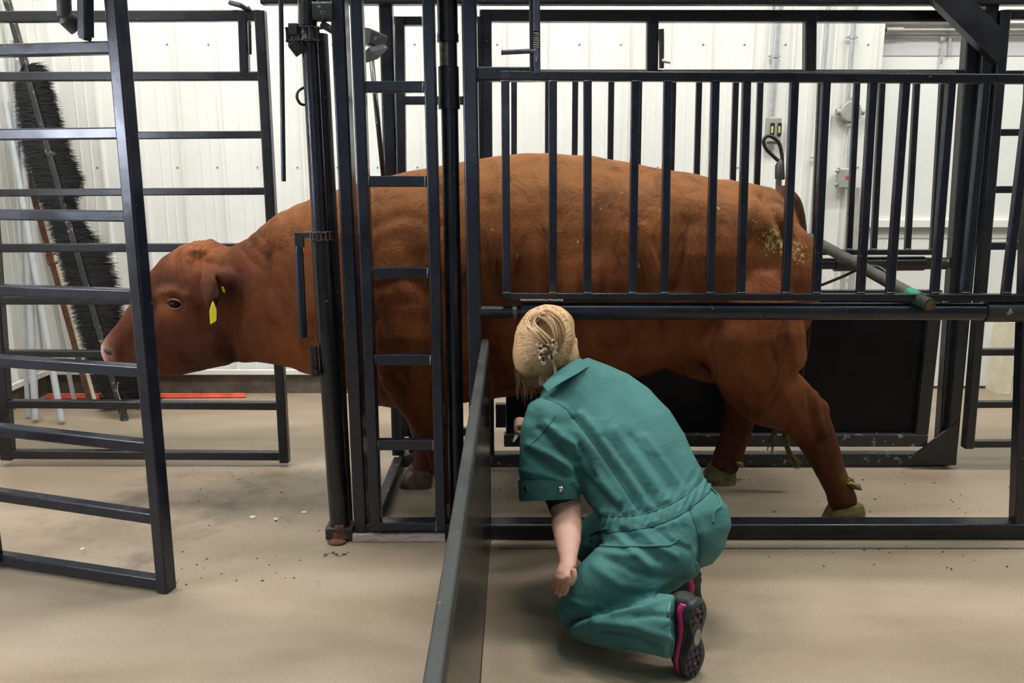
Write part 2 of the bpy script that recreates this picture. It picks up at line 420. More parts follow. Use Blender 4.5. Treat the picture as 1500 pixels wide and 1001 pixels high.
# overhead door at the right: recessed leaf of flat sections, its header track and mid rail
zt = at(1350, 33, WY).z
door = MB()
for a, b_ in ((0.02, at(1350, 334, WY).z), (at(1350, 334, WY).z, zt)):
    door.box(doorL+.01, 7.2, WY+.09, WY+.13, a, b_, .001)
door = door.build('door_1', M['doorp'], None, kind='structure')
mb = MB(); mb.box(doorL+.01, 7.2, WY+.085, WY+.092, at(1350, 79, WY).z, at(1350, 46, WY).z); mb.build('grey_strip', M['doorg'], door)
mb = MB(); mb.box(doorL+.02, 7.2, WY+.055, WY+.10, at(1350, 334, WY).z, at(1350, 323, WY).z); mb.build('mid_rail', M['wall_trim'], door)
mb = MB(); mb.box(doorL+.01, 7.2, WY+.085, WY+.092, at(1350, 351, WY).z, at(1350, 334, WY).z); mb.build('grey_strip', M['doorg'], door)
a = at(1298, 44, WY+.04); b_ = at(1500, 42, WY+.04)
mb = MB(); mb.tube([a, V((7, a.y, a.z))], .009); mb.tube([a, a+V((.1, 0, 0))], .016); mb.build('track_rod', M['box'], door)
for xx, y0, y1 in ((1380, 66, 94), (1392, 52, 80)):
    p, q = at(xx, y0, WY+.07), at(xx-1.5, y1, WY+.07)
    mb = MB(); mb.bar(p, q, .014, .01); mb.ell(p+V((0, 0, .04)), .016, .008, .022); mb.build('hinge_strap', M['conduit'], door)
q = at(1478, 480, WY)
mb = MB(); mb.box(at(1465, 500, WY).x, at(1482, 500, WY).x, WY-.06, WY+.1, 0, at(1470, 470, WY).z); mb.build('trim_4', M['cream'], None, kind='structure')
mb = MB(); mb.box(at(1483, 500, WY).x, at(1500, 500, WY).x, WY-.12, WY+.1, 0, at(1470, 470, WY).z+.03); mb.build('trim_5', M['wall_trim'], None, kind='structure')
# expansion joint across the floor in front of the chute
p = fl(1100, 804)
mb = MB(); mb.box(-.05, 3.0, p.y-.004, p.y+.004, .0005, .0025, .0005); mb.build('trim_6', M['curb'], None, kind='structure')

# ================================================================= STEEL: helpers
def seg(mb, x0, y0, x1, y1, wpx, Y, depth, wm=None):
    """member traced by its centre line on the plane of its front face"""
    a, b = at(x0, y0, Y), at(x1, y1, Y)
    w = wm if wm else wpx*m_px((y0+y1)/2, Y)
    o = V((0, depth/2, 0)); mb.bar(a+o, b+o, w, depth)
    return a, b
def part(name, parent, mat='paint', **kw):
    """one-member part"""
    def f(*a, **k):
        mb = MB(); seg(mb, *a, **k); return mb.build(name, M[mat], parent, **kw)
    return f
FY, RY = 2.95, 3.76                        # front and rear faces of the chute
SQ = .057

# ---- squeeze chute frame
ch = empty('squeeze_chute', (.6, 3.35, 0), 'black square-tube squeeze chute frame around the bull', 'cattle chute')
P = lambda n, *a, mat='paint', **k: part(n, ch, mat)(*a, **k)
P('post', 492, -30, 528, 783, 20, FY, .09, mat='paint_blue')
P('post', 686, -30, 700, 783, 21, FY, .07, mat='paint_blue')
a = at(508, -30, RY); 
P('post', 563, -30, 583, 668, 19, RY, .06)
P('post', 603, 560, 604, 664, 11, RY, .05)
P('post', 711, 14, 716, 668, 17, RY, .06)
P('post', 1429, 14, 1383, 668, 17, RY, .06)
P('post', 1458, -20, 1393, 682, 18, RY-.03, .07)
P('post', 1519, 100, 1494, 775, 14, FY+.01, .05)
# base rails
zb = at(700, 766, FY+.07).z
bl, br = at(519, 790, FY), at(1560, 790, FY)
mb = MB(); mb.bar((bl.x+.002, FY+.043, .036), (br.x, FY+.043, .036), .06, .08); mb.build('base_rail', M['paint'], ch)
mb = MB(); mb.bar((bl.x-.004, FY+.012, .0165), (at(652, 790, FY).x, FY+.012, .0165), .033, .05); mb.build('base_skid', M['base_scraped'], ch, label='scraped pale lower edge')
a = at(590, 670, RY); c = at(1392, 670, RY)
mb = MB(); mb.bar((a.x-.02, RY+.035, .035), (c.x, RY+.035, .035), .06, .07); mb.build('base_rail', M['paint_worn'], ch)
for X in (-.56,):
    mb = MB(); mb.bar((X, FY+.08, .03), (X, RY, .03), .045, .05); mb.build('cross_rail', M['paint_worn'], ch)
# upper rails
P('rail', 697, 108, 784, 108, 20, FY+.035, .055)
P('rail', 577, 30, 618, 30, 12, RY+.003, .05)
P('rail', 705, 22, 1420, 23, 16.5, RY+.003, .055)
P('rail', 705, 110, 1418, 110, 16.5, RY+.003, .055)
P('overhead_beam', 380, -14, 1640, -13, 36, RY-.06, .06)
P('overhead_beam', 380, -26, 1640, -25, 36, FY, .06)
for xx in (712, 957, 1189):
    if xx > 720: P('stud', xx, 22, xx-1, 108, 17, RY+.002, .05)
# corner brace and gusset
br_ = MB(); poly = [at(1366, -2, RY-.12), at(1424, -2, RY-.12), at(1466, 40, RY-.12), at(1463, 94, RY-.12)]
br_.prism(poly, V((0, .05, 0))); br_.build('corner_brace', M['paint'], ch, smooth=False)
g = MB(); g.prism([at(1332, 673, RY-.035), at(1403, 618, RY-.035), at(1401, 681, RY-.035), at(1380, 681, RY-.035)], V((0, .012, 0))); g.build('gusset_plate', M['paint'], ch)
# pivot pipe E with collars
pe = MB(); pe.tube([at(655, -40, FY+.05), at(669, 715, FY+.05), at(670, 775, FY+.05)], 12.6*m_px(300, FY), 24); pipe = pe.build('pivot_pipe', M['paint_blue'], ch)
for y0, y1, r in ((-40, 52, 15.2), (50, 62, 16), (98, 150, 15.2), (144, 160, 16)):
    f = lambda y: 655+(y/715)*14
    mb = MB(); mb.tube([at(f(y0), y0, FY+.05), at(f(y1), y1, FY+.05)], r*m_px((y0+y1)/2, FY+.05), 24); mb.build('collar', M['paint'], pipe)
mb = MB(); mb.tube([at(656.2, 64, FY+.05), at(657, 97, FY+.05)], 12.9*m_px(80, FY+.05), 24); mb.build('bare_band', M['steel'], pipe, label='bare brown steel band')
# vertical latch post with spring latch and pull rod
P('latch_post', 783, -30, 784, 103, 16, FY+.01, .03)
mb = MB(); mb.bar(at(785.5, -30, FY-.01), at(785.5, 46, FY-.01), .02, .02); mb.bar(at(786, 73, FY-.012), at(787, 108, FY-.012), .022, .02)
la = mb.build('spring_latch', M['latch'], ch)
mb = MB(); pts = []
for i in range(90):
    t = i/89; p = at(785.5, 47+27*t, FY-.012); an = t*2*math.pi*8
    pts.append(p+V((math.cos(an)*.009, math.sin(an)*.009, 0)))
mb.tube(pts, .0025, 6); mb.build('spring', M['steel'], la)
mb = MB(); mb.tube([at(734, 77, FY-.015), at(775, 75, FY-.015), at(785, 76, FY-.015), at(787, 90, FY-.015)], .0085, 10); mb.build('pull_rod', M['latch'], la)
mb = MB(); mb.tube([at(968, 43, RY-.02), at(969, 62, RY-.02), at(969, 100, RY-.02)], [.014, .012, .011], 10)
lb = mb.build('spring_latch', M['rubber'], ch)
mb = MB(); mb.tube([at(970, 89, RY-.03), at(982, 91, RY-.04)], .008, 10); mb.build('pull_pin', M['conduit'], lb, label='pale metal pin')
# hanging control rod, arm and thin strut of the head gate linkage
mb = MB(); mb.tube([at(411, -30, FY), at(415.5, 266, FY)], 3.6*m_px(130, FY), 12); mb.build('control_rod', M['paint_blue'], ch)
mb = MB(); mb.bar(at(533, 52, 3.3), at(557, 62, 3.4), .06, .06); mb.bar(at(535, 82, 3.28), at(558, 75, 3.4), .025, .07); mb.build('linkage_arm', M['paint_worn'], ch)
mb = MB(); mb.tube([at(544, 85, 3.5), at(562, 262, 3.5)], .011, 8); mb.build('strut', M['paint'], ch)
mb = MB(); mb.tube([at(445, 128, FY+.05), at(437, 134, FY+.03), at(435, 143, FY+.02), at(440, 152, FY+.03), at(447, 154, FY+.05)], .005, 8, 5); mb.build('loop_ring', M['rubber'], ch)

# ---- ladder side gate between two posts
lg = empty('ladder_side_gate', (at(595, 780, FY).x, FY, .06), 'narrow black ladder-shaped gate in front of the bull shoulder', 'gate')
L = lambda n, *a, mat='paint_blue', **k: part(n, lg, mat)(*a, **k)
L('stile', 519.5, -30, 550, 778, 17, FY-.03, .05)
L('stile', 626, -30, 646, 778, 16.5, FY-.03, .05)
for y, xa, xb in ((127, 531, 621), (266, 538, 624), (400, 542, 628), (528, 547, 632), (653, 552, 636), (772, 556, 640)):
    L('rung', xa, y, xb, y, 16 if y < 700 else 11, FY-.022, .035)
    for xx in (xa+1.5, xb-1.5):
        mb = MB(); mb.tube([at(xx, y-7, FY-.024), at(xx, y+7, FY-.024)], .0028, 6); mb.build('weld', M['weld'], lg)

# ---- head gate: pivoting pipe with chain, hand lever and rusty foot
hg = empty('head_gate', (at(500, 790, FY).x, FY, 0), 'black pipe head gate with chain and hand lever beside the bull neck', 'gate')
def hp(y): return 453+(y-60)*(497-455)/(740.)
mb = MB(); mb.tube([at(hp(20), 10, FY+.03), at(hp(345), 345, FY+.03)], 12*m_px(200, FY), 24); mb.build('upper_pipe', M['paint_blue'], hg)
mb = MB(); mb.tube([at(hp(350)+2, 350, FY+.03), at(hp(700)+4, 700, FY+.03), at(hp(776)+5, 776, FY+.03)], 15*m_px(560, FY), 24); mb.build('sleeve_pipe', M['paint'], hg)
mb = MB(); mb.tube([at(468, 50, FY+.12), at(507, 776, FY+.12)], 12*m_px(400, FY), 20); mb.build('rear_pipe', M['paint'], hg)
mb = MB(); mb.tube([at(hp(345)+1, 345, FY+.03), at(hp(356)+2, 356, FY+.03)], 15.8*m_px(350, FY), 24); mb.build('collar', M['paint'], hg)
mb = MB(); mb.tube([at(hp(20), -10, FY+.03), at(hp(20), 39, FY+.03)], 14*m_px(20, FY), 24); mb.build('collar', M['paint'], hg)
mb = MB(); seg(mb, 457, 15, 486, 15, 25, FY-.02, .06); seg(mb, 470, 34, 487, 44, 10, FY, .05); mb.build('bracket', M['paint_worn'], hg)
def chain(name, path, n, w, par, mat=M['chain']):
    """roller chain: side plates, pins and rollers"""
    mb = MB(); P_ = catmull(path, 8); ln = len(P_)-1
    for i in range(n):
        t0, t1 = i/n*ln, (i+1)/n*ln
        a = P_[int(t0)].lerp(P_[min(int(t0)+1, ln)], t0-int(t0)); b = P_[min(int(t1), ln)].lerp(P_[min(int(t1)+1, ln)], t1-int(t1))
        ext = (b-a)*.12
        for s_ in (-1, 1):
            off = V((0, 0, s_*(w/2+(.002 if i % 2 else 0))))
            mb.bar(a-ext+off, b+ext+off, .004, w*.8, .001, depth_axis=V((0, 1, 0)))
        mb.tube([a-V((0, 0, w*.62)), a+V((0, 0, w*.62))], w*.27, 8)
    return mb.build(name, mat, par)
R = 17*m_px(345, FY); cc = at(hp(345)+1, 345, FY+.03)
chain('roller_chain', [cc+V((-R*1.15, .0, 0))]+[cc+V((-math.cos(a)*R, -math.sin(a)*R, 0)) for a in (.35, .8, 1.3, 1.8, 2.4, 3.0)], 9, .026, hg)
c2 = at(hp(52), 52, FY+.03); R2 = 18*m_px(50, FY)
chain('roller_chain', [c2+V((-R2*1.6, -.01, 0)), c2+V((-R2*1.1, -.02, 0))]+[c2+V((-math.cos(a)*R2, -math.sin(a)*R2, 0)) for a in (.7, 1.2, 1.8, 2.4, 2.9)], 7, .04, hg, M['paint_worn'])
mb = MB(); mb.bar(at(425, 44, FY), at(437, 44, FY), .04, .05); mb.bar(at(430, 60, FY), at(442, 76, FY+.02), .05, .04); mb.tube([at(434, 68, FY-.04), at(434, 68, FY+.01)], .013, 10); mb.build('chain_anchor', M['paint_worn'], hg)
mb = MB(); seg(mb, 437, 341, 438, 363, 13, FY-.06, .02); seg(mb, 431, 346, 452, 345, 9, FY-.055, .014); lv = mb.build('lever', M['paint_worn'], hg)
mb = MB(); mb.tube([at(437, 360, FY-.05), at(438, 372, FY-.05), at(444, 494, FY-.05)], [.012, .016, .016], 14); mb.build('grip', M['paint_blue'], lv)
mb = MB(); seg(mb, 458, 508, 462, 552, 10, FY-.01, .02); mb.tube([at(461, 545, FY-.03), at(461, 545, FY+.02)], .012, 8); mb.build('stop_bracket', M['paint'], hg)
mb = MB(); mb.bar(V((at(478, 790, FY).x, FY+.03, .032)), V((at(517, 790, FY).x, FY+.03, .032)), .05, .08); mb.build('foot', M['paint_worn'], hg)
c = at(hp(776)+5, 776, FY+.03); mb = MB()
mb.tube([c+V((.002, 0, .004)), c+V((.004, 0, -.02))], [.046, .05], 18); mb.box(c.x-.012, c.x+.022, FY-.012, FY+.03, .0, .07, .006); mb.ell((c.x-.004, FY-.02, .006), .036, .028, .010)
mb.build('rusty_pivot', M['rust'], hg, label='rusty orange pivot')

# ---- barred gates
def barred_gate(name, label, Y, top, bot, bars, wpx, depth, xr, parent_loc, mats=('paint', 'paint_blue')):
    g = empty(name, parent_loc, label, 'gate')
    (xt0, yt0, xt1, yt1, wt), (xb0, yb0, xb1, yb1, wb) = top, bot
    part('top_rail', g, mats[0])(xt0, yt0, xt1, yt1, wt, Y, depth)
    part('bottom_rail', g, mats[0])(xb0, yb0, xb1, yb1, wb, Y, depth)
    for (xa, xb) in bars:
        part('bar', g, mats[1])(xa, yt0+wt*.3, xb, yb0-wb*.3, wpx, Y+.004, depth-.01)
        for xx, yy in ((xa, yt0+wt*.5+1), (xb, yb0-wb*.5-1)):
            mb = MB(); mb.tube([at(xx-wpx*.5, yy, Y+.002), at(xx+wpx*.5, yy, Y+.002)], .0018, 6); mb.build('weld', M['weld'], g)
    return g
fb = [(740, 742), (810, 810), (861, 860.7), (931.5, 927), (979, 974), (1049, 1041), (1095, 1086.5), (1165.5, 1152), (1212, 1197), (1281, 1262), (1329, 1305.5), (1396, 1371), (1447, 1416), (1514, 1476), (1560, 1522)]
bg = barred_gate('barred_side_gate', 'black barred gate on a thick pipe, nearest side above the kneeling person', FY-.012, (733, 110.5, 1590, 116, 13.5), (737, 435, 1560, 437, 10.5), fb, 12, .036, 0, (at(1100, 450, FY).x, FY, .9))
mb = MB(); mb.tube([at(701, 457, FY+.02), at(765, 457, FY+.02)], 9.5*m_px(457, FY), 20); mb.build('pivot_stub', M['paint'], bg)
mb = MB(); mb.tube([at(764, 455.5, FY+.02), at(1443, 456.5, FY+.02)], 13*m_px(457, FY), 28); pp = mb.build('pivot_pipe', M['paint_blue'], bg)
mb = MB(); mb.tube([at(1441, 456.5, FY+.02), at(1600, 457, FY+.02)], 15.6*m_px(457, FY), 28); mb.build('sleeve', M['paint_worn'], pp)
mb = MB(); mb.tube([at(751, 456.5, FY+.02), at(757, 456.5, FY+.02)], 11.5*m_px(457, FY), 20); mb.build('washer', M['steel'], pp)
mb = MB(); mb.tube([at(762+i*3, 440+random.uniform(-.5, .5), FY-.016) for i in range(22)], .004, 6); mb.build('weld', M['weld'], pp)
rb = []
for x in (753, 803, 843, 896, 937, 987, 1025, 1079, 1115, 1166, 1204, 1257, 1294, 1345, 1383):
    rb.append((x, 750+(x-750)*.976))
rg = barred_gate('barred_side_gate', 'black barred gate behind the bull, on the wall side of the chute', RY-.01, (735, 110, 1400, 111, 12), (740, 370, 1372, 370, 8), rb, 8.6, .034, 0, (at(1100, 450, RY).x, RY, .9), ('paint', 'paint'))
mb = MB(); mb.tube([at(730, 388, RY+.03), at(1322, 386, RY+.03)], 8.5*m_px(386, RY), 24); pp = mb.build('pivot_pipe', M['paint'], rg)
mb = MB(); mb.tube([at(1222, 387, RY+.03), at(1352, 386, RY+.03)], 11*m_px(386, RY), 24); mb.build('sleeve', M['paint'], pp)
mb = MB(); mb.tube([at(1352, 386, RY+.03), at(1386, 386, RY+.03)], 9*m_px(386, RY), 24); mb.build('pivot_stub', M['paint_worn'], pp)
# ---- rear ladder gate
rl = empty('ladder_side_gate', (at(640, 660, RY).x, RY, .08), 'black ladder-shaped gate on the wall side, behind the bull shoulder', 'gate')
part('stile', rl)(584.5, 24, 592, 640, 14, RY-.015, .045)
part('stile', rl)(697, 24, 700, 640, 14, RY-.015, .045)
for y in (147, 262, 372, 480, 576, 634): part('rung', rl)(585, y, 698, y, 12, RY-.008, .035)
# ---- solid lower panel on the wall side
sp = empty('solid_drop_panel', (at(1050, 650, RY).x, RY, .1), 'black solid lower panel behind the bull legs', 'panel')
x0, x1 = at(741, 540, RY).x, at(1352, 540, RY).x
z0, z1 = at(1050, 636, RY).z, at(1050, 430, RY).z
mb = MB(); mb.box(x0, x1, RY+.015, RY+.03, z0, z1); mb.build('sheet', M['sheet'], sp)
mb = MB(); mb.box(x0-.01, x1+.05, RY-.02, RY+.04, at(1050, 653, RY).z, z0); mb.build('bottom_rail', M['paint_worn'], sp)
mb = MB(); mb.box(x0, x1+.05, RY-.005, RY+.035, z1-.01, z1+.015); mb.build('top_rail', M['paint'], sp)
mb = MB(); mb.box(x1-.005, x1+.055, RY-.01, RY+.04, z0, z1); mb.build('stile', M['paint'], sp)
for ya, yb in ((592, 626),):
    mb = MB(); mb.box(at(726, 600, RY).x, at(741, 600, RY).x, RY-.01, RY+.03, at(730, yb, RY).z, at(730, ya, RY).z); mb.build('hinge', M['paint'], sp)

# ---- livestock panels
lp = empty('livestock_panel', fl(240, 872), 'black tube panel at the front left, swung open toward the camera', 'fence panel')
pR, pL = fl(238, 870), fl(-6, 832)
dirp = (pL-pR).normalized()
nrm = V((-dirp.y, dirp.x, 0))
if nrm.y > 0: nrm = -nrm
def onp(px, py):                        # point where a line of sight meets the panel's plane
    d = ray(px, py); o = V((0, 0, HC)); t = (pR-o).dot(nrm)/d.dot(nrm); return o+d*t
def prail(mb, x0, y0, x1, y1, w, dep, off=0):
    a, b = onp(x0, y0), onp(x1, y1)
    if off == 0:                            # rails run on to the far stile
        k = ((onp(-7, 835)-b).dot(dirp)+.01)/(a-b).dot(dirp); a = b+(a-b)*k
    mb.bar(a-nrm*(dep/2+off), b-nrm*(dep/2+off), w, dep, None, depth_axis=nrm)
mb = MB(); prail(mb, 156, -60, 237.5, 869, .043, .055, -.004); mb.build('stile', M['paint_blue'], lp)
mb = MB(); a = onp(-18, 200); a2 = onp(-7, 835)
mb.bar(V((a2.x, a2.y, .02)), V((a2.x, a2.y, 2.15)), .045, .05, None, depth_axis=nrm); mb.build('stile', M['paint_blue'], lp)
for y0, x1, y1, w in ((73, 154, 69, 18), (197, 163, 195, 17), (315, 174, 317, 16.5), (426.5, 186, 433, 17), (531, 196, 545, 17), (633, 207, 656, 17.5), (729, 218, 761, 17), (822, 228, 857, 17.5)):
    mb = MB(); prail(mb, -12, y0-(y1-y0)*12/x1, x1+9, y1+(y1-y0)*9/x1, w*m_px(y0, 2.6)*.98, .042, 0); mb.build('rail', M['paint_blue'], lp)
# top latch of that panel
mb = MB(); c = onp(112, 20)-nrm*-.06
mb.tube([onp(111, -40)+nrm*.05, onp(114, 30)+nrm*.05], .02, 16); mb.tube([onp(114, 30)+nrm*.05, onp(120, 40)+nrm*.02], [.024, .03], 12); mb.build('latch_tube', M['paint_worn'], lp)
mb = MB(); mb.bar(onp(136, -40)+nrm*.03, onp(137, 56)+nrm*.03, .028, .04, None, depth_axis=nrm); mb.bar(onp(124, 58), onp(128, 40), .025, .03, None, depth_axis=nrm); mb.build('latch_channel', M['paint'], lp)

lq = empty('livestock_panel', (at(200, 670, RY).x, RY, 0), 'black tube panel behind the bull head, in front of the white wall', 'fence panel')
Q = lambda n, *a, **k: part(n, lq)(*a, **k)
Q('stile', 379, 15, 415.5, 679, 14.5, RY, .05)
Q('stile', -40, 15, 8, 675, 18, RY, .05)
Q('stud', 354, 22, 357, 108, 13, RY, .04)
for y0, y1, w in ((24, 22, 15.5), (112, 111, 13), (200, 197, 11), (283, 280, 11), (364, 363, 12.5), (441, 441, 12), (519, 520, 10), (593, 596, 12), (667, 669.5, 13)):
    xr = 380+(y1-15)*.055
    Q('rail', -36+(y0-15)*.072, y0, xr, y1, w, RY+.004, .04)
mb = MB(); mb.tube([at(337, 4, RY), at(352, 8, RY-.03), at(362, 14, RY), at(366, 12, RY)], .011, 8, 4); mb.tube([at(366, 32, RY+.02), at(367, 80, RY+.02)], .006, 8); mb.build('hook', M['paint_worn'], lq)

lr = empty('livestock_panel', (at(1500, 655, RY-.05).x, RY-.05, 0), 'black ladder-railed panel at the right edge, behind the barred gate', 'fence panel')
S = lambda n, *a, **k: part(n, lr)(*a, **k)
S('stile', 1475, 14, 1421, 658, 14, RY-.05, .05)
S('stile', 1720, 14, 1640, 658, 14, RY-.05, .05)
for y, w in ((21, 14), (108, 10), (194, 10), (278, 10.5), (361, 11), (440, 11), (517, 10), (594, 9.5), (652, 10)):
    S('rail', 1474-(y-14)*.084, y, 1718-(y-14)*.124, y-1, w, RY-.046, .04)

# ---- solid swing panel seen edge-on
A0 = at(711, 507, 2.9); 
top_far = A0; dn = V((0, 1, 0))
A0.z = .82; near = V((-.1085, .5, .736))
swp = empty('swing_panel', (A0.x, 2.9, 0), 'solid black swing panel with scuffed grey rail, nearly edge-on left of the person', 'panel')
mb = MB(); mb.bar(top_far+V((0, 0, -.02)), near+V((0, 0, -.02)),   .045, .028, .006, depth_axis=V((1, 0, 0))); mb.build('top_rail', M['rail_worn'], swp, label='scuffed grey rail')
mb = MB()
mb.prism([(top_far.x+.004, 2.88, top_far.z-.035), (near.x+.004, near.y, near.z-.035), (near.x-.002, near.y, .02), (top_far.x+.006, 2.88, .02)], V((.010, 0, 0)))
mb.build('sheet', M['sheet_gloss'], swp, smooth=False)
mb = MB(); mb.bar((top_far.x, 2.87, .03), (near.x, near.y, .03), .03, .03, .004, depth_axis=V((1, 0, 0))); mb.build('bottom_rail', M['paint'], swp)
mb = MB(); mb.bar((top_far.x, 2.885, .02), (top_far.x, 2.885, top_far.z-.03), .035, .03, .004); mb.build('stile', M['paint'], swp)

# ---- loose stop pole lying through the chute
p0, p1 = at(1186, 349, 3.72), at(1362, 447, 2.89)
mb = MB(); mb.tube([p0, p1], 8.6*m_px(400, 3.3), 20)
pl = mb.build('stop_pole', M['pole'], None, label='dirty black pole with a green mark, resting slanted across the chute behind the bull', cat='pole')
t1 = p0.lerp(p1, .86); t2 = p0.lerp(p1, .93); mb = MB(); mb.tube([t1, t2], 8.9*m_px(400, 3.3), 20); mb.build('green_mark', M['green_tape'], pl, label='green mark')
dd = (p1-p0).normalized(); mb = MB(); mb.tube([p1-dd*.01, p1+dd*.003], 6.2*m_px(400, 3.1), 20); mb.build('end_cap', M['dung'], pl, label='yellow-brown end')
# ---- looped cable with plug above the tail
pts = [at(1147, 262, 3.74), at(1146, 240, 3.7), at(1145, 225, 3.7), at(1140, 208, 3.7), at(1127, 199, 3.7), at(1119, 205, 3.7), at(1121, 216, 3.7), at(1132, 228, 3.7), at(1143, 238, 3.7)]
mb = MB(); mb.tube(pts, .0085, 10, 6)
cb = mb.build('looped_cable', M['rubber'], None, label='black cable loop hanging above the bull tail', cat='cable')
mb = MB(); mb.tube([at(1143, 236, 3.7), at(1142, 243, 3.69), at(1141, 262, 3.68)], [.012, .02, .018], 12); mb.build('plug', M['rubber'], cb)
mb = MB(); mb.tube([at(1141, 260, 3.68), at(1140, 284, 3.68)], .014, 12); mb.build('metal_tip', M['steel'], cb, label='steel tip')
mb = MB(); mb.tube([at(1203, 418, 3.5), at(1235, 405, 3.45), at(1262, 393, 3.4), at(1285, 391, 3.4), at(1302, 402, 3.35)], .0065, 8, 6)
mb.build('thin_cable', M['rubber'], None, label='thin black cable drooping below the slanted pole', cat='cable')

# ================================================================= LEFT CORNER CLUTTER
def lean(px, py, X=None, Y=None): return at(px, py, Y)
def pvc(name, lab, xb, yb, xt, yt, Yt, r):
    b = fl(xb, yb, r*.9); t = at(xt, yt, Yt); d = (t-b).normalized()
    mb = MB(); mb.tube([b, t], r, 16); mb.build(name, M['pvc'], None, label=lab, cat='pipe', group='grey pipes leaning in the corner')
pvc('plastic_pipe', 'thin grey pipe in the left corner, leftmost of the leaning pipes', 41, 611, 18, 60, 4.98, 3.2*m_px(600, 4.5))
pvc('plastic_pipe', 'thickest grey pipe, second from the left of the leaning pipes', 52, 615, 29, 90, 4.99, 5.0*m_px(600, 4.5))
pvc('plastic_pipe', 'grey pipe leaning right of the other two pipes', 90.5, 618, 8, 150, 4.9, 4.6*m_px(600, 4.5))
mb = MB(); mb.bar(fl(109, 588, .01), at(57, 330, 5.03), .026, .01); mb.build('steel_strip', M['conduit'], None, label='flat grey steel strip leaning between the pipes and the rusty bar', cat='bar')
rbm = MB(); a, b_ = fl(133, 588, .01), at(28, 205, 5.03); rbm.bar(a, b_, .036, .03)
ra = rbm.build('rusty_bar', M['rust'], None, label='long rusty brown bar leaning left of the black brush', cat='bar')
mb = MB(); mb.bar(a+V((.026, .0, 0)), b_+V((.026, .0, 0)), .012, .025); mb.build('cream_edge', M['cream'], ra, label='cream painted edge')
mb = MB(); q0, q1 = at(68, 373, 4.78), at(84, 386, 4.72)
for u, w in ((at(68, 374, 4.8), at(82, 372, 4.8)), (at(71, 388, 4.78), at(85, 385, 4.78)), (at(68, 374, 4.8), at(71, 388, 4.78))): mb.bar(u, w, .011, .012)
mb.build('bracket', M['rust'], ra)
# big strip brush
brA, brB = fl(183, 616, .0), at(10, 0, 5.02)
bd = (brB-brA)
bt = empty('strip_brush', brA, 'tall black strip brush with shaggy bristles leaning on the white wall', 'brush')
mb = MB(); mb.bar(brA, brB, .036, .034); mb.build('spine', M['paint_worn'], bt)
mb = MB(); mb.tube([at(70+i*.3, 225+random.uniform(-3, 3), 4.72) for i in range(0, 40, 6)], .002, 5)
mb.tube([at(173, 560, 4.5), at(172, 572, 4.48), at(176, 585, 4.46), at(182, 594, 4.45)], .002, 5, 4); mb.build('tie_wire', M['weld'], bt)
def brist(name, parent, prof, nst, seed):
    """prof: (y, left x, right x) outline rows; strands grow from the spine outward"""
    random.seed(seed); bm = bmesh.new(); w0 = wloc(parent)
    def sx(y): return 183+(10-183)*(616-y)/616
    for i in range(nst):
        y = random.uniform(prof[0][0], prof[-1][0])
        for j in range(len(prof)-1):
            if prof[j][0] <= y <= prof[j+1][0]: break
        t = (y-prof[j][0])/(prof[j+1][0]-prof[j][0])
        xl = prof[j][1]*(1-t)+prof[j+1][1]*t; xr = prof[j][2]*(1-t)+prof[j+1][2]*t
        for side, xe in ((-1, xl), (1, xr)):
            if side == -1 and random.random() < .1: continue
            s = (616-y)/616; base = brA.lerp(brB, s)
            ex = (xe-sx(y))*random.uniform(.55, 1.04)*m_px(y, base.y)
            droop = random.uniform(-.05, .03)*abs(ex)/.12
            tip = base+V((ex, random.uniform(-.045, .045), ex*-.2*0+droop+random.uniform(-.01, .01)))
            mid = base.lerp(tip, .55)+V((0, random.uniform(-.01, .01), .008))
            wd = V((0, .0, random.uniform(.0022, .004))); wy = V((0, .003, 0))
            a = bm.verts.new(base-wd-w0); b = bm.verts.new(base+wd-w0); c = bm.verts.new(mid+wd*.8-w0); d = bm.verts.new(mid-wd*.8-w0); e = bm.verts.new(tip-w0)
            f = bm.verts.new(base+wy-w0)
            bm.faces.new((a, b, c, d)); bm.faces.new((d, c, e)); bm.faces.new((b, f, c)); bm.faces.new((f, d, c))
    me = bpy.data.meshes.new(name); bm.to_mesh(me); bm.free()
    me.materials.append(M['bristle']); o = bpy.data.objects.new(name, me); C.objects.link(o); o.parent = parent; WL[o.name] = w0; tag(o, kind='stuff'); return o
brist('upper_bristles', bt, [(97, 40, 70), (118, 20, 74), (140, 22, 84), (180, 24, 94), (215, 28, 104), (240, 36, 116), (265, 44, 126), (282, 50, 122), (296, 56, 98)], 3800, 3)
brist('lower_bristles', bt, [(292, 55, 112), (330, 70, 128), (352, 77, 146), (372, 83, 166), (400, 90, 174), (430, 98, 182), (470, 108, 186), (520, 122, 194), (560, 138, 205), (592, 152, 215)], 5200, 4)
# matt backing of the brush (woven core) so it reads dense
mb = MB()
for (ya, yb, wl, wr) in ((120, 285, 24, 20), (300, 585, 26, 22)):
    pa = brA.lerp(brB, (616-ya)/616); pb = brA.lerp(brB, (616-yb)/616)
    mb.bar(pa+V((-.04, .02, 0)), pb+V((-.02, .02, 0)), .15, .03, .014)
mb.build('bristle_core', M['bristle'], bt)
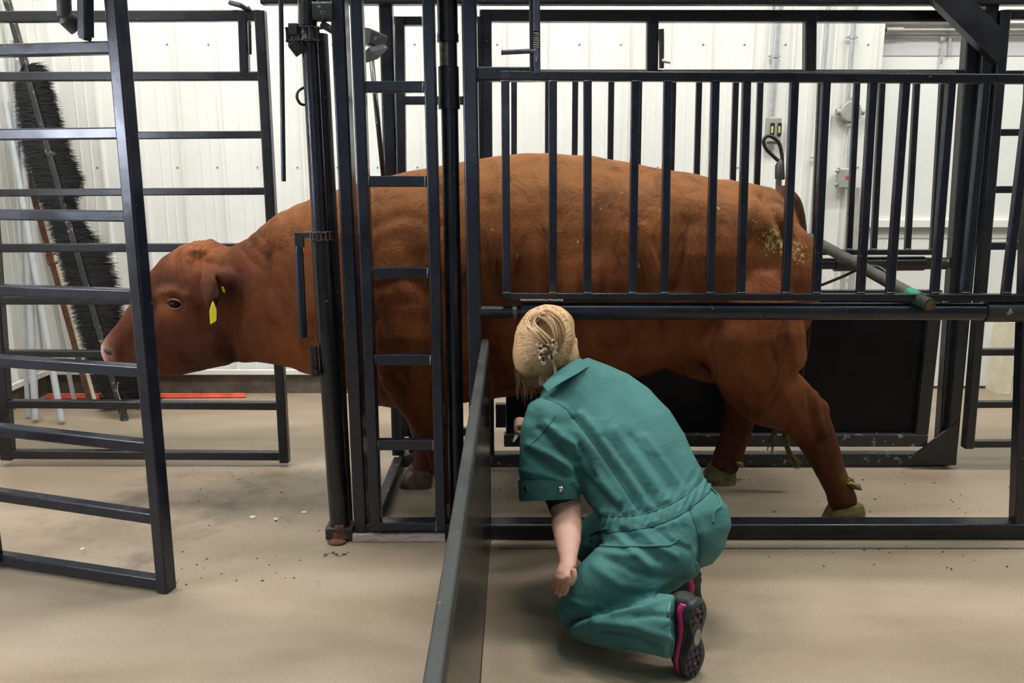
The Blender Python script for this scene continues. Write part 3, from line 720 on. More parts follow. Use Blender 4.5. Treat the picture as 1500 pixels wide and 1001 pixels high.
# low brush lying along the curb
pA, pB = fl(150, 590, .045), fl(232, 582, .05)
lb2 = empty('floor_brush', pA.lerp(pB, .5)*1.0, 'short shaggy black brush lying on the floor at the wall under the bull muzzle', 'brush'); 
mb = MB(); mb.tube([pA, pB], .03, 12); mb.build('core', M['bristle'], lb2)
bm = bmesh.new(); w0 = wloc(lb2)
for i in range(2600):
    t = random.random(); b0 = pA.lerp(pB, t); an = random.uniform(0, 2*math.pi); L_ = random.uniform(.05, .1)
    dr = V((random.uniform(-.3, .5), math.cos(an), math.sin(an))).normalized()
    tip = b0+dr*L_; tip.z = max(tip.z, .004)
    wd = V((.003, 0, .002)); vs = [bm.verts.new(b0-wd-w0), bm.verts.new(b0+wd-w0), bm.verts.new(tip-w0)]; bm.faces.new(vs)
me = bpy.data.meshes.new('bristles'); bm.to_mesh(me); bm.free(); me.materials.append(M['bristle'])
o = bpy.data.objects.new('bristles', me); C.objects.link(o); o.parent = lb2; WL[o.name] = w0; tag(o, kind='stuff')
for i, (ya, yb, xa, xb, lab) in enumerate(((583, 581, 66, 360, 'red rod on the floor along the wall, the one nearer the camera'), (579.5, 578, 72, 358, 'red rod on the floor along the wall, the one nearer the wall'))):
    mb = MB(); mb.tube([fl(xa, ya, .009), fl(xb, yb, .009)], .009, 10); mb.build('red_rod', M['redrod'], None, label=lab, cat='rod', group='red rods along the curb')

# ================================================================= WALL ELECTRICS
def conduit(lab, xs, coup, r=.014):
    pts = [at(x, y, WY-.035) for x, y in xs]
    X = sum(p.x for p in pts)/len(pts); pts = [V((X, WY-.04, p.z)) for p in pts]
    mb = MB(); mb.tube(pts, r, 14); o = mb.build('conduit', M['conduit'], None, label=lab, cat='conduit', group='conduits on the white wall')
    for x, y in coup:
        z = at(x, y, WY-.035).z; mb = MB(); mb.tube([(X, WY-.04, z-.012), (X, WY-.04, z+.012)], r*1.25, 14); mb.box(X-.035, X+.035, WY-.03, WY-.018, z-.006, z+.006); mb.build('clamp', M['conduit'], o)
    return X
X1_ = conduit('left grey wall conduit, ending in the double switch box', [(1137, -60), (1136, 176)], [(1137, 82), (1136, 3)], .019)
X2_ = conduit('middle grey wall conduit, running down past the switch boxes', [(1197, -60), (1188, 590)], [(1190, 231)])
X3_ = conduit('right grey wall conduit above the round junction box', [(1251, -60), (1247, 155)], [(1250, 54)], .015)
X4_ = conduit('short conduit between the round junction box and the red-labelled switch', [(1246, 175), (1243, 248)], [], .015)
conduit('lower grey conduit dropping from the red-labelled switch, left of its pair', [(1235, 275), (1226, 590)], [], .012)
conduit('lower grey conduit dropping from the red-labelled switch, right of its pair', [(1246, 275), (1240, 590)], [], .012)
p, q = at(1124, 208, WY-.08), at(1146, 172, WY-.08)
mb = MB(); mb.box(p.x, q.x, WY-.075, WY-.02, p.z, q.z, .006); mb.box(p.x-.004, q.x+.004, WY-.06, WY-.02, p.z-.014, p.z-.002)
o = mb.build('switch_box', M['box'], None, label='grey double switch box with two yellow-green labelled switches', cat='switch box')
for xx in (1131.5, 1142):
    u, w = at(xx-3.4, 199, WY-.08), at(xx+3.4, 180, WY-.08); mb = MB(); mb.box(u.x, w.x, WY-.082, WY-.073, u.z, w.z); s_ = mb.build('toggle_plate', M['rubber'], o)
    u, w = at(xx-1.6, 195, WY-.09), at(xx+1.6, 185, WY-.09); mb = MB(); mb.box(u.x, w.x, WY-.087, WY-.08, u.z, w.z); mb.build('toggle', M['yellowlab'], s_)
c = at(1246, 164, WY-.05); mb = MB(); mb.tube([(c.x, WY-.02, c.z), (c.x, WY-.06, c.z), (c.x, WY-.068, c.z)], [.066, .066, .058], 10)
for an in (0, 90, 180, 270):
    a_ = math.radians(an); mb.tube([(c.x+math.cos(a_)*.05, WY-.04, c.z+math.sin(a_)*.05), (c.x+math.cos(a_)*.085, WY-.04, c.z+math.sin(a_)*.085)], .02, 10)
mb.build('junction_box', M['box'], None, label='round grey junction box on the right wall conduit', cat='junction box')
p, q = at(1229, 277, WY-.08), at(1252, 246, WY-.08)
mb = MB(); mb.box(p.x, q.x, WY-.08, WY-.02, p.z, q.z, .012)
for zz in (.2, .85): mb.ell((p.x-.008, WY-.05, p.z+(q.z-p.z)*zz), .014, .014, .012)
o = mb.build('switch_box', M['box'], None, label='grey cast switch box with a small red label', cat='switch box')
u, w = at(1240, 262, WY-.09), at(1247, 257, WY-.09); mb = MB(); mb.box(u.x, w.x, WY-.084, WY-.078, u.z, w.z); mb.build('red_label', M['redlab'], o, label='small red label')

# ================================================================= THE BULL
BY = 3.36
bull = MB()
def st(xt, yt, xb, yb, hw, Y=BY, fw=None):
    t, b = at(xt, yt, Y), at(xb, yb, Y)
    return ((t+b)/2, (t-b)/2, V((0, hw, 0)))
torso = [(340, 366, 378, 530, .10), (375, 338, 408, 533, .125), (408, 311, 436, 539, .15), (450, 292, 470, 551, .18), (500, 276, 515, 570, .215), (545, 263, 560, 592, .245),
         (600, 250, 608, 600, .265), (660, 239, 660, 592, .285), (730, 228, 730, 580, .30), (800, 224, 800, 572, .31), (870, 228, 865, 563, .315), (940, 240, 930, 550, .31),
         (1000, 250, 985, 532, .295), (1050, 260, 1045, 522, .28), (1095, 267, 1095, 520, .26), (1130, 276, 1130, 500, .225), (1152, 298, 1155, 470, .17), (1168, 335, 1172, 430, .10)]
bull.loft([st(*s) for s in torso], 32, 2.25)
head = [(152, 503, 156, 529, .036), (160, 491, 167, 536, .06), (178, 471, 190, 542, .072), (200, 436, 226, 549, .08), (219, 402, 262, 550, .092), (240, 375, 298, 544, .105), (268, 359, 328, 537, .115), (300, 352, 352, 532, .11), (335, 362, 378, 530, .10), (360, 350, 398, 531, .105)]
bull.loft([st(*s) for s in head], 28, 2.3)
# poll, brows, jaw and cheek masses
bull.ell(at(297, 366, BY), .07, .085, .035)
bull.ell(at(247, 432, BY-.09), .05, .03, .038)
bull.ell(at(247, 432, BY+.09), .05, .03, .038)
bull.ell(at(300, 500, BY-.06), .10, .055, .085)
bull.ell(at(300, 500, BY+.06), .10, .055, .085)
bull.ell(at(170, 505, BY), .045, .062, .05)
# ears
for s in (-1, 1):
    e0 = at(318, 388, BY)+V((0, s*.10, 0)); e1 = e0+V((.016, s*.055, -.05)); e1b = e0+V((.03, s*.075, -.11)); e2 = e0+V((.02, s*.065, -.185))
    bull.loft([(e0, V((.028, 0, .01)), V((0, .022, .0))), (e1, V((.042, s*.012, .01)), V((0, .016, 0))), (e1b, V((.045, s*.014, .0)), V((0, .013, 0))), (e2, V((.012, 0, 0)), V((0, .009, 0)))], 14, 2)
    bull.ell(at(340, 408, BY)+V((0, s*.105, 0)), .045, .022, .055)
def limb(pts, n=18, k=4):
    """pts: (pos, r_inplane, r_depth) ; ring plane is perpendicular to the path"""
    P_ = [p[0] for p in pts]; rings = []
    Pc = catmull(P_, k); m = len(pts)-1
    for i, p in enumerate(Pc):
        t = i/k; j = min(int(t), m-1); f = t-j
        ra = pts[j][1]*(1-f)+pts[j+1][1]*f; rb = pts[j][2]*(1-f)+pts[j+1][2]*f
        d = (Pc[min(i+1, len(Pc)-1)]-Pc[max(i-1, 0)]).normalized()
        dep = (V((0, 1, 0))-d*d.y).normalized(); u = d.cross(dep).normalized()
        rings.append((p, u*ra, dep*rb))
    return rings
# shoulders and haunches
for s in (-1, 1):
    bull.ell(at(612, 440, BY)+V((0, s*.17, 0)), .20, .12, .33, Matrix.Rotation(math.radians(-14), 3, 'Y'))
    bull.ell(at(1120, 420, BY)+V((0, s*.13, 0)), .18, .14, .28, Matrix.Rotation(math.radians(8), 3, 'Y'))
    bull.ell(at(1085, 330, BY)+V((0, s*.135, 0)), .17, .12, .12)
    bull.ell(at(860, 400, BY)+V((0, s*.12, 0)), .42, .21, .28)
    bull.ell(at(1055, 490, BY)+V((0, s*.16, 0)), .20, .11, .13, Matrix.Rotation(math.radians(18), 3, 'Y'))
NY, FYY = 3.13, 3.56
HOOVES = []
def hoof(px, py, Y, L_=.12):
    """cloven hoof: two claws with a flat sole, on the floor"""
    c = at(px, py, Y); base = V((c.x, Y, 0)); HOOF = MB(); HOOVES.append(('hoof', HOOF, c.x))
    for s in (-1, 1):
        yy = s*.034
        rings = []
        for z, l, w, o in ((.0, .074, .034, -.006), (.03, .069, .033, .0), (.06, .060, .030, .006), (.085, .048, .024, .01)):
            rings.append((base+V((o, yy, z+.0)), V((l, 0, 0)), V((0, w, 0))))
        HOOF.loft(rings, 16, 2.6)
def dewclaw(px, py, Y):
    c = at(px, py, Y); HOOF = MB(); HOOVES.append(('dewclaw', HOOF, c.x))
    for s in (-1, 1):
        HOOF.loft([(c+V((-.02, s*.03, .012)), V((.02, 0, 0)), V((0, .016, 0))), (c+V((.01, s*.032, -.006)), V((.016, 0, .01)), V((0, .014, 0))), (c+V((.03, s*.032, -.02)), V((.006, 0, 0)), V((0, .008, 0)))], 10, 2)
# near hind leg
def leg(spec, Y):
    return limb([(at(x, y, Y), r, d) for x, y, r, d in spec])
bull.loft(leg([(1112, 400, .08, .05), (1110, 440, .15, .10), (1108, 490, .195, .13), (1112, 535, .195, .125), (1125, 572, .15, .095), (1163, 598, .115, .062), (1187, 625, .088, .05), (1203, 660, .07, .042), (1218, 695, .058, .042), (1228, 718, .056, .046), (1233, 732, .060, .054), (1236, 741, .058, .052)], NY), 20, 2.1)
bull.ell(at(1203, 598, NY), .035, .035, .05, Matrix.Rotation(math.radians(-20), 3, 'Y'))      # point of hock
fh = fl(1238, 763).x
# far hind leg
bull.loft(leg([(1092, 400, .08, .05), (1090, 450, .15, .11), (1090, 530, .165, .11), (1090, 575, .11, .07), (1085, 610, .075, .05), (1075, 645, .065, .045), (1064, 675, .065, .048), (1060, 684, .062, .052), (1058, 688, .058, .05)], FYY), 20, 2.1)
# near and far forelegs
bull.loft(leg([(600, 400, .07, .05), (600, 450, .13, .10), (602, 490, .155, .12), (606, 550, .135, .10), (625, 600, .095, .075), (646, 650, .072, .06), (655, 700, .052, .048), (662, 735, .058, .052), (663, 742, .055, .05)], NY+.03), 20, 2.1)
bull.loft(leg([(600, 400, .07, .05), (600, 450, .13, .10), (602, 490, .15, .12), (612, 560, .12, .09), (622, 610, .085, .065), (624, 650, .06, .05), (622, 680, .055, .05), (619, 690, .055, .05)], FYY-.02), 20, 2.1)
# brisket, dewlap, sheath
bull.ell(at(560, 560, BY), .14, .14, .10)
bull.ell(at(470, 520, BY), .14, .07, .09)
bull.loft(limb([(at(985, 525, BY), .06, .05), (at(1015, 540, BY), .045, .045), (at(1042, 552, BY), .03, .03), (at(1050, 556, BY), .015, .015)]), 14, 2)
bull.ell(at(1095, 545, BY+.02), .055, .07, .10)
# tail
tail = [(at(1138, 284, BY), .045, .05), (at(1158, 298, BY), .04, .045), (at(1168, 330, BY), .032, .04), (at(1174, 365, BY+.01), .026, .035), (at(1180, 420, BY+.03), .022, .025), (at(1182, 480, BY+.05), .018, .02), (at(1172, 550, BY+.07), .015, .016), (at(1155, 610, BY+.08), .014, .014)]
bull.loft(limb(tail), 14, 2)
hoof(1237, 760, NY+.01); hoof(1054, 703, FYY+.02); hoof(662, 768, NY+.03); hoof(612, 708, FYY-.02)
dewclaw(1246, 707, NY); dewclaw(1077, 675, FYY); dewclaw(668, 728, NY+.03)

eyeP = at(257, 445, BY-.118)
nearN = (at(258, 445, BY-.12), at(157, 517, BY-.04))
bull_relief = relief([
 ([(815, 320), (820, 425)], -.008, 9), ([(842, 320), (846, 425)], .005, 9), ([(872, 330), (882, 425)], -.008, 9), ([(905, 320), (912, 425)], .005, 10),
 ([(932, 337), (938, 365), (952, 400), (962, 425)], -.008, 4), ([(943, 330), (953, 370), (968, 408)], .005, 4), ([(955, 350), (968, 385)], -.005, 3),
 ([(1012, 330), (1002, 370), (1000, 420)], -.020, 20), 
 ([(1118, 288), (1135, 312), (1150, 350)], -.013, 6), ([(1128, 283), (1148, 305), (1160, 345)], .008, 5), ([(1100, 285), (1125, 330), (1150, 370)], .008, 8),
 ([(1196, 560), (1199, 600), (1208, 640)], .006, 4), ([(1186, 575), (1190, 610), (1200, 650)], -.009, 5), ([(1150, 500), (1165, 560)], -.008, 8), ([(1120, 520), (1150, 580), (1185, 640)], .006, 7),
 ([(545, 335), (590, 316), (640, 332)], -.005, 8), ([(545, 425), (590, 408), (640, 430)], -.006, 8), ([(555, 455), (595, 435), (640, 460)], .006, 14),
 ([(718, 300), (712, 360), (722, 430)], -.010, 10), ([(760, 300), (758, 420)], .004, 10), ([(780, 330), (778, 425)], -.005, 8),
 ([(352, 362), (366, 380), (388, 398)], -.005, 3), ([(364, 350), (382, 370), (405, 390)], -.005, 3), ([(376, 340), (396, 360), (420, 378)], -.004, 3), ([(350, 400), (356, 440), (352, 480)], -.006, 5), ([(372, 400), (378, 450), (372, 500)], .004, 6),
 ([(296, 455), (322, 480), (338, 510), (345, 530)], -.011, 8), ([(280, 470), (305, 495), (320, 525)], .006, 9),
 ([(238, 430), (255, 426), (274, 434)], .010, 6), ([(240, 455), (257, 458), (275, 452)], .004, 5), ([(225, 452), (215, 480), (200, 500)], -.008, 8), ([(228, 440), (236, 446), (246, 447)], -.005, 3),
 ([(165, 500), (172, 512), (170, 526)], .006, 5), ([(185, 500), (190, 520)], -.004, 6),
 ([(400, 420), (430, 440), (450, 500)], -.006, 12), ([(800, 510), (900, 515), (980, 500)], -.006, 14)])
def bulldisp(co, n):
    d = noise.noise(co*3.1)*.007+noise.noise(co*7.0)*.004
    # neck creases and ribs
    if -.95 < co.x < -.55: d += math.sin(co.x*70+co.z*25+noise.noise(co*6)*3)*.0016
    if .0 < co.x < .9 and co.z > .7: d += noise.noise(V((co.x*9, co.y*2, co.z*2)))*.007
    q = (co-at(297, 368, BY)).length
    if q < .13: d += (1-q/.13)*(abs(noise.noise(co*24))*.035+noise.noise(co*50)*.012)
    if n.y < .2: d += bull_relief(co)
    # eye socket
    q = (co-eyeP).length
    if q < .035 and n.y < 0: d -= (1-q/.035)*.010
    return d
bme = organic(bull, .011, 5, .5, bulldisp)
# hide colour: coat and soil, with top light and lower shade mixed in
ca = bme.color_attributes.new('pigment_shade', 'FLOAT_COLOR', 'POINT')
def gb(co, c, r): return math.exp(-((co-c).length/r)**2)
def mixc(a, b, t): return tuple(a[i]*(1-t)+b[i]*t for i in range(3))
BODY, HEADC, LEG_SHADED, TAN, PINK, SOIL, BACK_LIT = (.19, .055, .016), (.10, .026, .010), (.075, .018, .006), (.36, .115, .04), (.60, .36, .29), (.10, .06, .012), (.225, .083, .022)
soilpts = [(at(1092, 300, BY-.25), .07, .5), (at(1110, 330, BY-.26), .08, .7), (at(1135, 352, BY-.25), .10, 1), (at(1160, 372, BY-.2), .09, 1), (at(1178, 385, BY-.12), .07, 1), (at(1130, 320, BY-.2), .05, .8), (at(1148, 335, BY-.2), .05, .9)]
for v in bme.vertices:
    co = v.co; z = co.z
    c = mixc(BODY, BACK_LIT, max(0, min(1, (z-1.05)/.35)))  # overhead light on the back painted into the coat colour
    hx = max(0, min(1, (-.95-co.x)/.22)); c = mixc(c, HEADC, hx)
    c = mixc(c, LEG_SHADED, max(0, min(1, (.62-z)/.3))*(1-hx))  # shade on legs and underside painted in, darker toward the floor
    c = mixc(c, TAN, 1.0*gb(co, at(246, 450, BY-.11), .052)+.0)
    c = mixc(c, TAN, min(.9, .9*gb(co, at(275, 378, BY-.05), .08)+.8*gb(co, at(305, 375, BY-.04), .065)+.3*gb(co, at(160, 520, BY-.04), .06)))
    pk = gb(co, at(151, 517, BY-.03), .046); c = mixc(c, PINK, min(1, pk*1.9))
    c = mixc(c, (.03, .012, .008), .9*gb(co, at(342, 420, BY-.14), .06)+.5*gb(co, at(250, 410, BY-.1), .06)+.5*gb(co, at(285, 520, BY-.1), .12))  # shade in the ear hollow and under the jaw painted in; dark forehead patch
    tq = min((co-(tail[i_][0].lerp(tail[i_+1][0], t_))).length for i_ in range(len(tail)-1) for t_ in (0, .5)) if co.x > 1.0 else 9
    if tq < .075: c = mixc(c, (.03, .011, .006), .85*max(0, min(1, (.075-tq)/.03)))
    a = 0
    for p_, r_, w_ in soilpts: a = max(a, w_*gb(co, p_, r_))
    for p_, r_ in ((at(1240, 700, NY), .06), (at(1062, 695, FYY), .07), (at(1150, 622, BY+.08), .09), (at(1170, 350, BY), .05)):
        g_ = gb(co, p_, r_); c = mixc(c, SOIL, min(.9, g_)); a = max(a, g_*.7)
    c = mixc(c, SOIL, .15*a if z > .6 else 0)
    sp_ = noise.noise(co*22)
    if z > 1.0 and sp_ > .62: a = max(a, .75)
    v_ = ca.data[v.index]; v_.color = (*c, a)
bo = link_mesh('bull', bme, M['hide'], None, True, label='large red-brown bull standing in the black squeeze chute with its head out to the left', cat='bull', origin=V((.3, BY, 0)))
bbvh = bvh_of(bme)
bbvh = BVHTree.FromPolygons([v.co+V((.3, BY, 0)) for v in bme.vertices], [tuple(p.vertices) for p in bme.polygons])
M['horn'] = mat_simple('soiled_hoof_horn', (.13, .098, .028), .55, scale=22, amt=.75, bump=.2)
M['horn_brown'] = mat_simple('brown_hoof_horn', (.09, .055, .035), .35, scale=22, amt=.5, bump=.1)
for n_, h_, x_ in HOOVES: h_.build(n_, M['horn' if x_ > .5 else 'horn_brown'], bo, label=('yellow-green soiled ' if x_ > .5 else 'brown ')+n_)
for o_ in list(bo.children): pass
h, n = hit(bbvh, 257, 445, 0)
mb = MB(); mb.ell(h-n*.004, .023, .023, .019, None, 24, 16); mb.build('eye', M['eye'], bo, label='dark glossy eye')
# eyelids: two rolls of pale skin round the eye
M['lid'] = mat_simple('eyelid_skin', (.17, .055, .03), .5)
for s in (1, -1):
    pts = []
    for i in range(9):
        a_ = math.pi*i/8; px = 257-math.cos(a_)*11.5; py = 445.5-s*math.sin(a_)*(7.4 if s > 0 else 6.6)+math.cos(a_)*-1.5
        hh, nn = hit(bbvh, px, py, 0)
        pts.append(V((at(px, py, h.y).x, h.y-.006-.010*math.sin(a_), at(px, py, h.y).z)))
    mb = MB(); mb.tube(pts, [.003, .0045, .005, .0045, .003], 10, 4); mb.build('eyelid', M['lid'], bo)
h, n = hit(bbvh, 159, 516, 0)
mb = MB(); mb.ell(h-n*.003, .022, .010, .014, Matrix.Rotation(.5, 3, 'Y')); mb.build('nostril', M['nostril'], bo)
pts = [hit(bbvh, x, y, -.002)[0] for x, y in ((163, 536), (175, 534), (190, 531), (205, 528))]
pts = [p for p in pts if p is not None]
if len(pts) > 2:
    mb = MB(); mb.tube(pts, .003, 8, 4); mb.build('mouth_line', M['nostril'], bo)
# ear tags
h, n = hit(bbvh, 315, 440, .012)
T = lambda x, y, o=0: V((at(x, y, h.y).x, h.y-.012+o, at(x, y, h.y).z))
mb = MB(); mb.prism([T(313, 441), T(316, 447), T(318, 455), T(317.5, 469), T(309.5, 474), T(308.5, 455), T(311, 446)], V((.004, -.004, 0))); mb.build('ear_tag', M['tag'], bo, label='yellow hanging ear tag')
h, n = hit(bbvh, 327, 425, .006)
T = lambda x, y, o=0: V((at(x, y, h.y).x, h.y-.008+o, at(x, y, h.y).z))
mb = MB(); mb.prism([T(325, 420), T(328, 420), T(330, 425), T(330, 429), T(327, 427)], V((.003, -.004, 0))); mb.build('ear_tag', M['tag'], bo, label='small yellow ear tag stub')
# tail switch: stained strands
mb = MB(); random.seed(5); b0 = at(1155, 610, BY+.08)
for i in range(70):
    a_ = random.uniform(-1, 1); w = random.uniform(-1, 1)
    e = at(1130+a_*6, 660, BY+.08) if i % 4 == 0 else at(1168+a_*5, 682, BY+.08)
    m1 = b0.lerp(e, .4)+V((-.03 if i % 4 else -.02, w*.02, .0))
    mb.tube([b0+V((a_*.008, w*.008, .01)), m1, m1.lerp(e, .5)+V((-.01, 0, -.005)), e+V((0, w*.02, random.uniform(-.02, .02)))], [.004, .003, .0022, .0008], 5, 3)
mb.build('tail_switch', M['dung'], bo, label='yellow stained tail hair')

# ================================================================= THE PERSON
pe_ = empty('person', fl(930, 900), 'person with blond pinned-up hair in green coveralls kneeling beside the chute, back to the camera', 'person')
def rg_(L, Lr, R, Rr, th):
    """ring from a left and a right silhouette point (px,py,Y) and a half thickness toward the viewer"""
    a, b = at(L[0], L[1], Lr), at(R[0], R[1], Rr)
    c = (a+b)/2; u = (b-a)/2; view = (V((0, 0, HC))-c).normalized()
    v = (view-u.normalized()*view.dot(u.normalized())).normalized()
    return (c, u, v*th)
# ---- coverall
cv = MB()
rings = [rg_((806, 548), 2.60, (856, 526), 2.68, .062), rg_((800, 566), 2.57, (876, 534), 2.69, .078), rg_((790, 590), 2.52, (915, 549), 2.70, .09), rg_((795, 625), 2.47, (947, 572), 2.69, .10),
         rg_((822, 665), 2.44, (974, 604), 2.64, .115), rg_((848, 702), 2.41, (998, 640), 2.58, .118), rg_((866, 730), 2.38, (1016, 676), 2.53, .112), rg_((878, 748), 2.36, (1029, 704), 2.49, .108),
         rg_((880, 766), 2.34, (1043, 722), 2.46, .115), rg_((884, 792), 2.31, (1060, 745), 2.44, .135), rg_((905, 822), 2.30, (1065, 772), 2.42, .14), rg_((935, 846), 2.30, (1058, 802), 2.40, .12), rg_((962, 856), 2.31, (1040, 828), 2.38, .08)]
cv.loft(rings, 32, 2.35)
SH = at(806, 615, 2.48)
cv.ell(SH, .085, .08, .075)
# left sleeve
cv.loft([rg_((775, 590), 2.52, (838, 604), 2.50, .07), rg_((763, 622), 2.49, (846, 632), 2.45, .08), rg_((761, 665), 2.46, (849, 670), 2.43, .08), rg_((762, 700), 2.44, (849, 702), 2.42, .078), rg_((764, 733), 2.43, (848, 729), 2.42, .075)], 24, 2.3)
# right sleeve (reaching in front of her toward the bull)
cv.tube([at(915, 575, 2.66), V((.34, 2.82, .48)), V((.27, 2.86, .42))], [.075, .065, .06], 16, 3)
# left thigh and lower leg
def lp_(pts): return limb([(at(x, y, Y), ru, rd) for x, y, Y, ru, rd in pts])
cv.loft(lp_([(985, 795, 2.34, .125, .12), (955, 815, 2.30, .125, .12), (922, 836, 2.26, .112, .11), (886, 858, 2.24, .095, .095), (860, 882, 2.24, .082, .082), (850, 898, 2.24, .07, .07)]), 24, 2.2)
kn = at(850, 896, 2.24)
cv.ell(V((kn.x, kn.y, max(kn.z, .075))), .074, .075, .075)
cv.loft(lp_([(850, 903, 2.23, .066, .07), (878, 910, 2.18, .068, .07), (920, 913, 2.14, .073, .075), (960, 914, 2.11, .082, .08), (988, 919, 2.085, .088, .085)]), 24, 2.2)
# right thigh and lower leg, folded under on the far side
def lw(pts): return limb([(V(p), a, b) for p, a, b in pts])
cv.loft(lw([((.52, 2.42, .32), .12, .12), ((.44, 2.52, .27), .115, .11), ((.34, 2.60, .19), .10, .10), ((.26, 2.64, .11), .08, .08)]), 20, 2.2)
cv.loft(lw([((.27, 2.64, .085), .075, .07), ((.38, 2.58, .10), .075, .07), ((.47, 2.50, .12), .075, .07), ((.50, 2.46, .13), .075, .07)]), 20, 2.2)
waistA = at(960, 722, 2.42); waistB = at(965, 745, 2.40)
axis = (at(950, 770, 2.38)-at(880, 590, 2.60)).normalized()
wu = (at(1040, 715, 2.46)-at(882, 762, 2.35)).normalized()
fold = relief([
 ([(842, 612), (880, 660), (915, 712), (938, 748)], -.007, 4), ([(852, 606), (892, 655), (928, 706), (950, 742)], .006, 5), ([(828, 640), (870, 690), (905, 735)], .006, 6), ([(818, 655), (858, 705), (890, 742)], -.006, 5),
 ([(885, 640), (930, 700), (962, 742)], -.005, 5), ([(900, 630), (945, 692), (975, 735)], .005, 6), ([(925, 640), (965, 695), (990, 728)], -.004, 5), ([(945, 640), (985, 695), (1005, 722)], .005, 5),
 ([(845, 690), (868, 712), (905, 748)], -.007, 5), ([(835, 700), (860, 730), (885, 752)], .006, 5), ([(848, 655), (862, 680), (870, 700)], -.012, 5),
 ([(775, 652), (808, 668), (843, 690)], .007, 6), ([(778, 668), (805, 686), (835, 700)], -.006, 5), ([(788, 628), (820, 660), (846, 675)], -.007, 5), ([(800, 620), (826, 645), (846, 656)], .007, 5), ([(768, 690), (800, 697), (840, 712)], .004, 5),
 ([(898, 780), (922, 805), (950, 830)], .006, 5), ([(912, 778), (938, 802), (965, 822)], -.006, 5), ([(932, 775), (960, 800), (990, 815)], .005, 5), ([(955, 772), (985, 795), (1010, 806)], -.004, 4),
 ([(885, 815), (930, 840), (985, 850)], -.005, 6), ([(870, 830), (910, 858), (960, 866)], .004, 7), ([(860, 800), (890, 812), (930, 815)], .005, 5),
 ([(828, 915), (850, 903), (880, 893), (930, 882), (975, 868), (1002, 852)], -.016, 6), ([(835, 880), (858, 890), (880, 888)], .005, 4), ([(822, 898), (845, 900), (870, 896)], .005, 3), ([(820, 912), (840, 910), (860, 905)], -.005, 3), ([(838, 925), (858, 908), (878, 900)], .005, 4),
 ([(878, 925), (925, 930), (975, 950)], -.006, 5), ([(870, 912), (930, 918), (980, 935)], .006, 6), ([(900, 898), (945, 890), (980, 876)], .006, 5), ([(930, 905), (960, 902), (985, 905)], -.005, 4),
 ([(1012, 745), (1022, 775), (1027, 805), (1018, 832)], -.006, 4)])
up_l = [(870, 757), (884, 757), (915, 757), (950, 752), (990, 735), (1016, 716), (1040, 694)]
lo_l = [(870, 781), (884, 781), (915, 778), (952, 772), (992, 757), (1022, 736), (1052, 710)]
def yline(L, x):
    for i in range(len(L)-1):
        if L[i][0] <= x <= L[i+1][0]: return L[i][1]+(L[i+1][1]-L[i][1])*(x-L[i][0])/(L[i+1][0]-L[i][0])
    return None
def cvdisp(co, n):
    if n.y < .35:
        x, y = proj(co); e = 1.45*fold(co); a, b = yline(up_l, x), yline(lo_l, x)
        if a is not None and a-4 < y < b+4:
            t = (y-a)/(b-a); k = max(0, 1-abs(2*t-1)**3)
            e += k*(math.sin((x+.35*y)*.62+noise.noise(co*16)*2.2)*.0052+noise.noise(co*55)*.003)-.004*(1-k)
        elif a is not None and y <= a and y > a-40: e += math.sin((x+.5*y)*.45+noise.noise(co*9)*3)*.0022*(1-(a-y)/40)
        elif a is not None and y >= b and y < b+26: e += math.sin((x-.4*y)*.4+noise.noise(co*9)*3)*.0022*(1-(y-b)/26)
        return e+noise.noise(co*11)*.004+noise.noise(V((co.x*8, co.y*9, co.z*15+co.x*12)))*.005
    return noise.noise(co*11)*.004
def old_cvdisp(co, n):
    s = (co-waistA).dot(axis); u = (co-waistA).dot(wu); d = 0
    inT = co.z > .22 and co.x > .12
    if n.y < .3 and inT:
        if -.012 < s < .055:                                     # elastic waist gathers
            d += math.sin(u*150+noise.noise(co*14)*2)*.0028*(1-abs((s-.0215)/.034)) + noise.noise(co*40)*.002
            d -= .004
        elif s <= -.012:                                       # long soft folds running down the back into the waist
            k = max(0, min(1, (s+.36)/.34)); d += noise.noise(V((u*22, s*3.2, 1.3)))*.010*k + noise.noise(V((u*9, s*2.2, 4)))*.010
        elif s < .17: d += noise.noise(V((u*26+s*20, s*7, 3)))*.005*(1-s/.17)
    # sleeve, thigh and shin folds
    if co.x < .2 and co.z > .3 and s < -.1: d += noise.noise(V((co.x*9+co.z*11, co.y*6, co.z*17)))*.010
    if co.z < .26: d += noise.noise(V((co.x*8, co.y*9, co.z*15+co.x*16)))*.009+abs(noise.noise(V((co.x*13-co.z*20, 2, co.z*10))))*.006
    d += noise.noise(co*11)*.004
    return d
cme = organic(cv, .0075, 4, .5, cvdisp)
for v in cme.vertices:
    if v.co.z < .004: v.co.z = .004
cvb = bvh_of(cme)
cov = link_mesh('coverall', cme, M['fabric'], pe_)
M['seam'] = mat_simple('seam_thread', (.02, .09, .085), .85, scale=60)
def seam(pts, w=.0022, off=-.0006, mat='seam', name='seam'): return strip(cvb, pts, w, off, name, M[mat], cov)
seam([(831, 601), (862, 640), (893, 684), (918, 722), (934, 746)], .0028)
seam([(798, 584), (815, 590), (832, 601)])
seam([(884, 757), (915, 757), (950, 752), (990, 735), (1016, 716), (1029, 702)])
seam([(884, 781), (915, 778), (952, 772), (992, 757), (1022, 736), (1040, 720)])
seam([(1010, 746), (1020, 775), (1026, 805), (1022, 828)])
seam([(766, 706), (790, 711), (820, 712), (847, 706)])
seam([(768, 660), (790, 640), (805, 622), (815, 608)], .002)
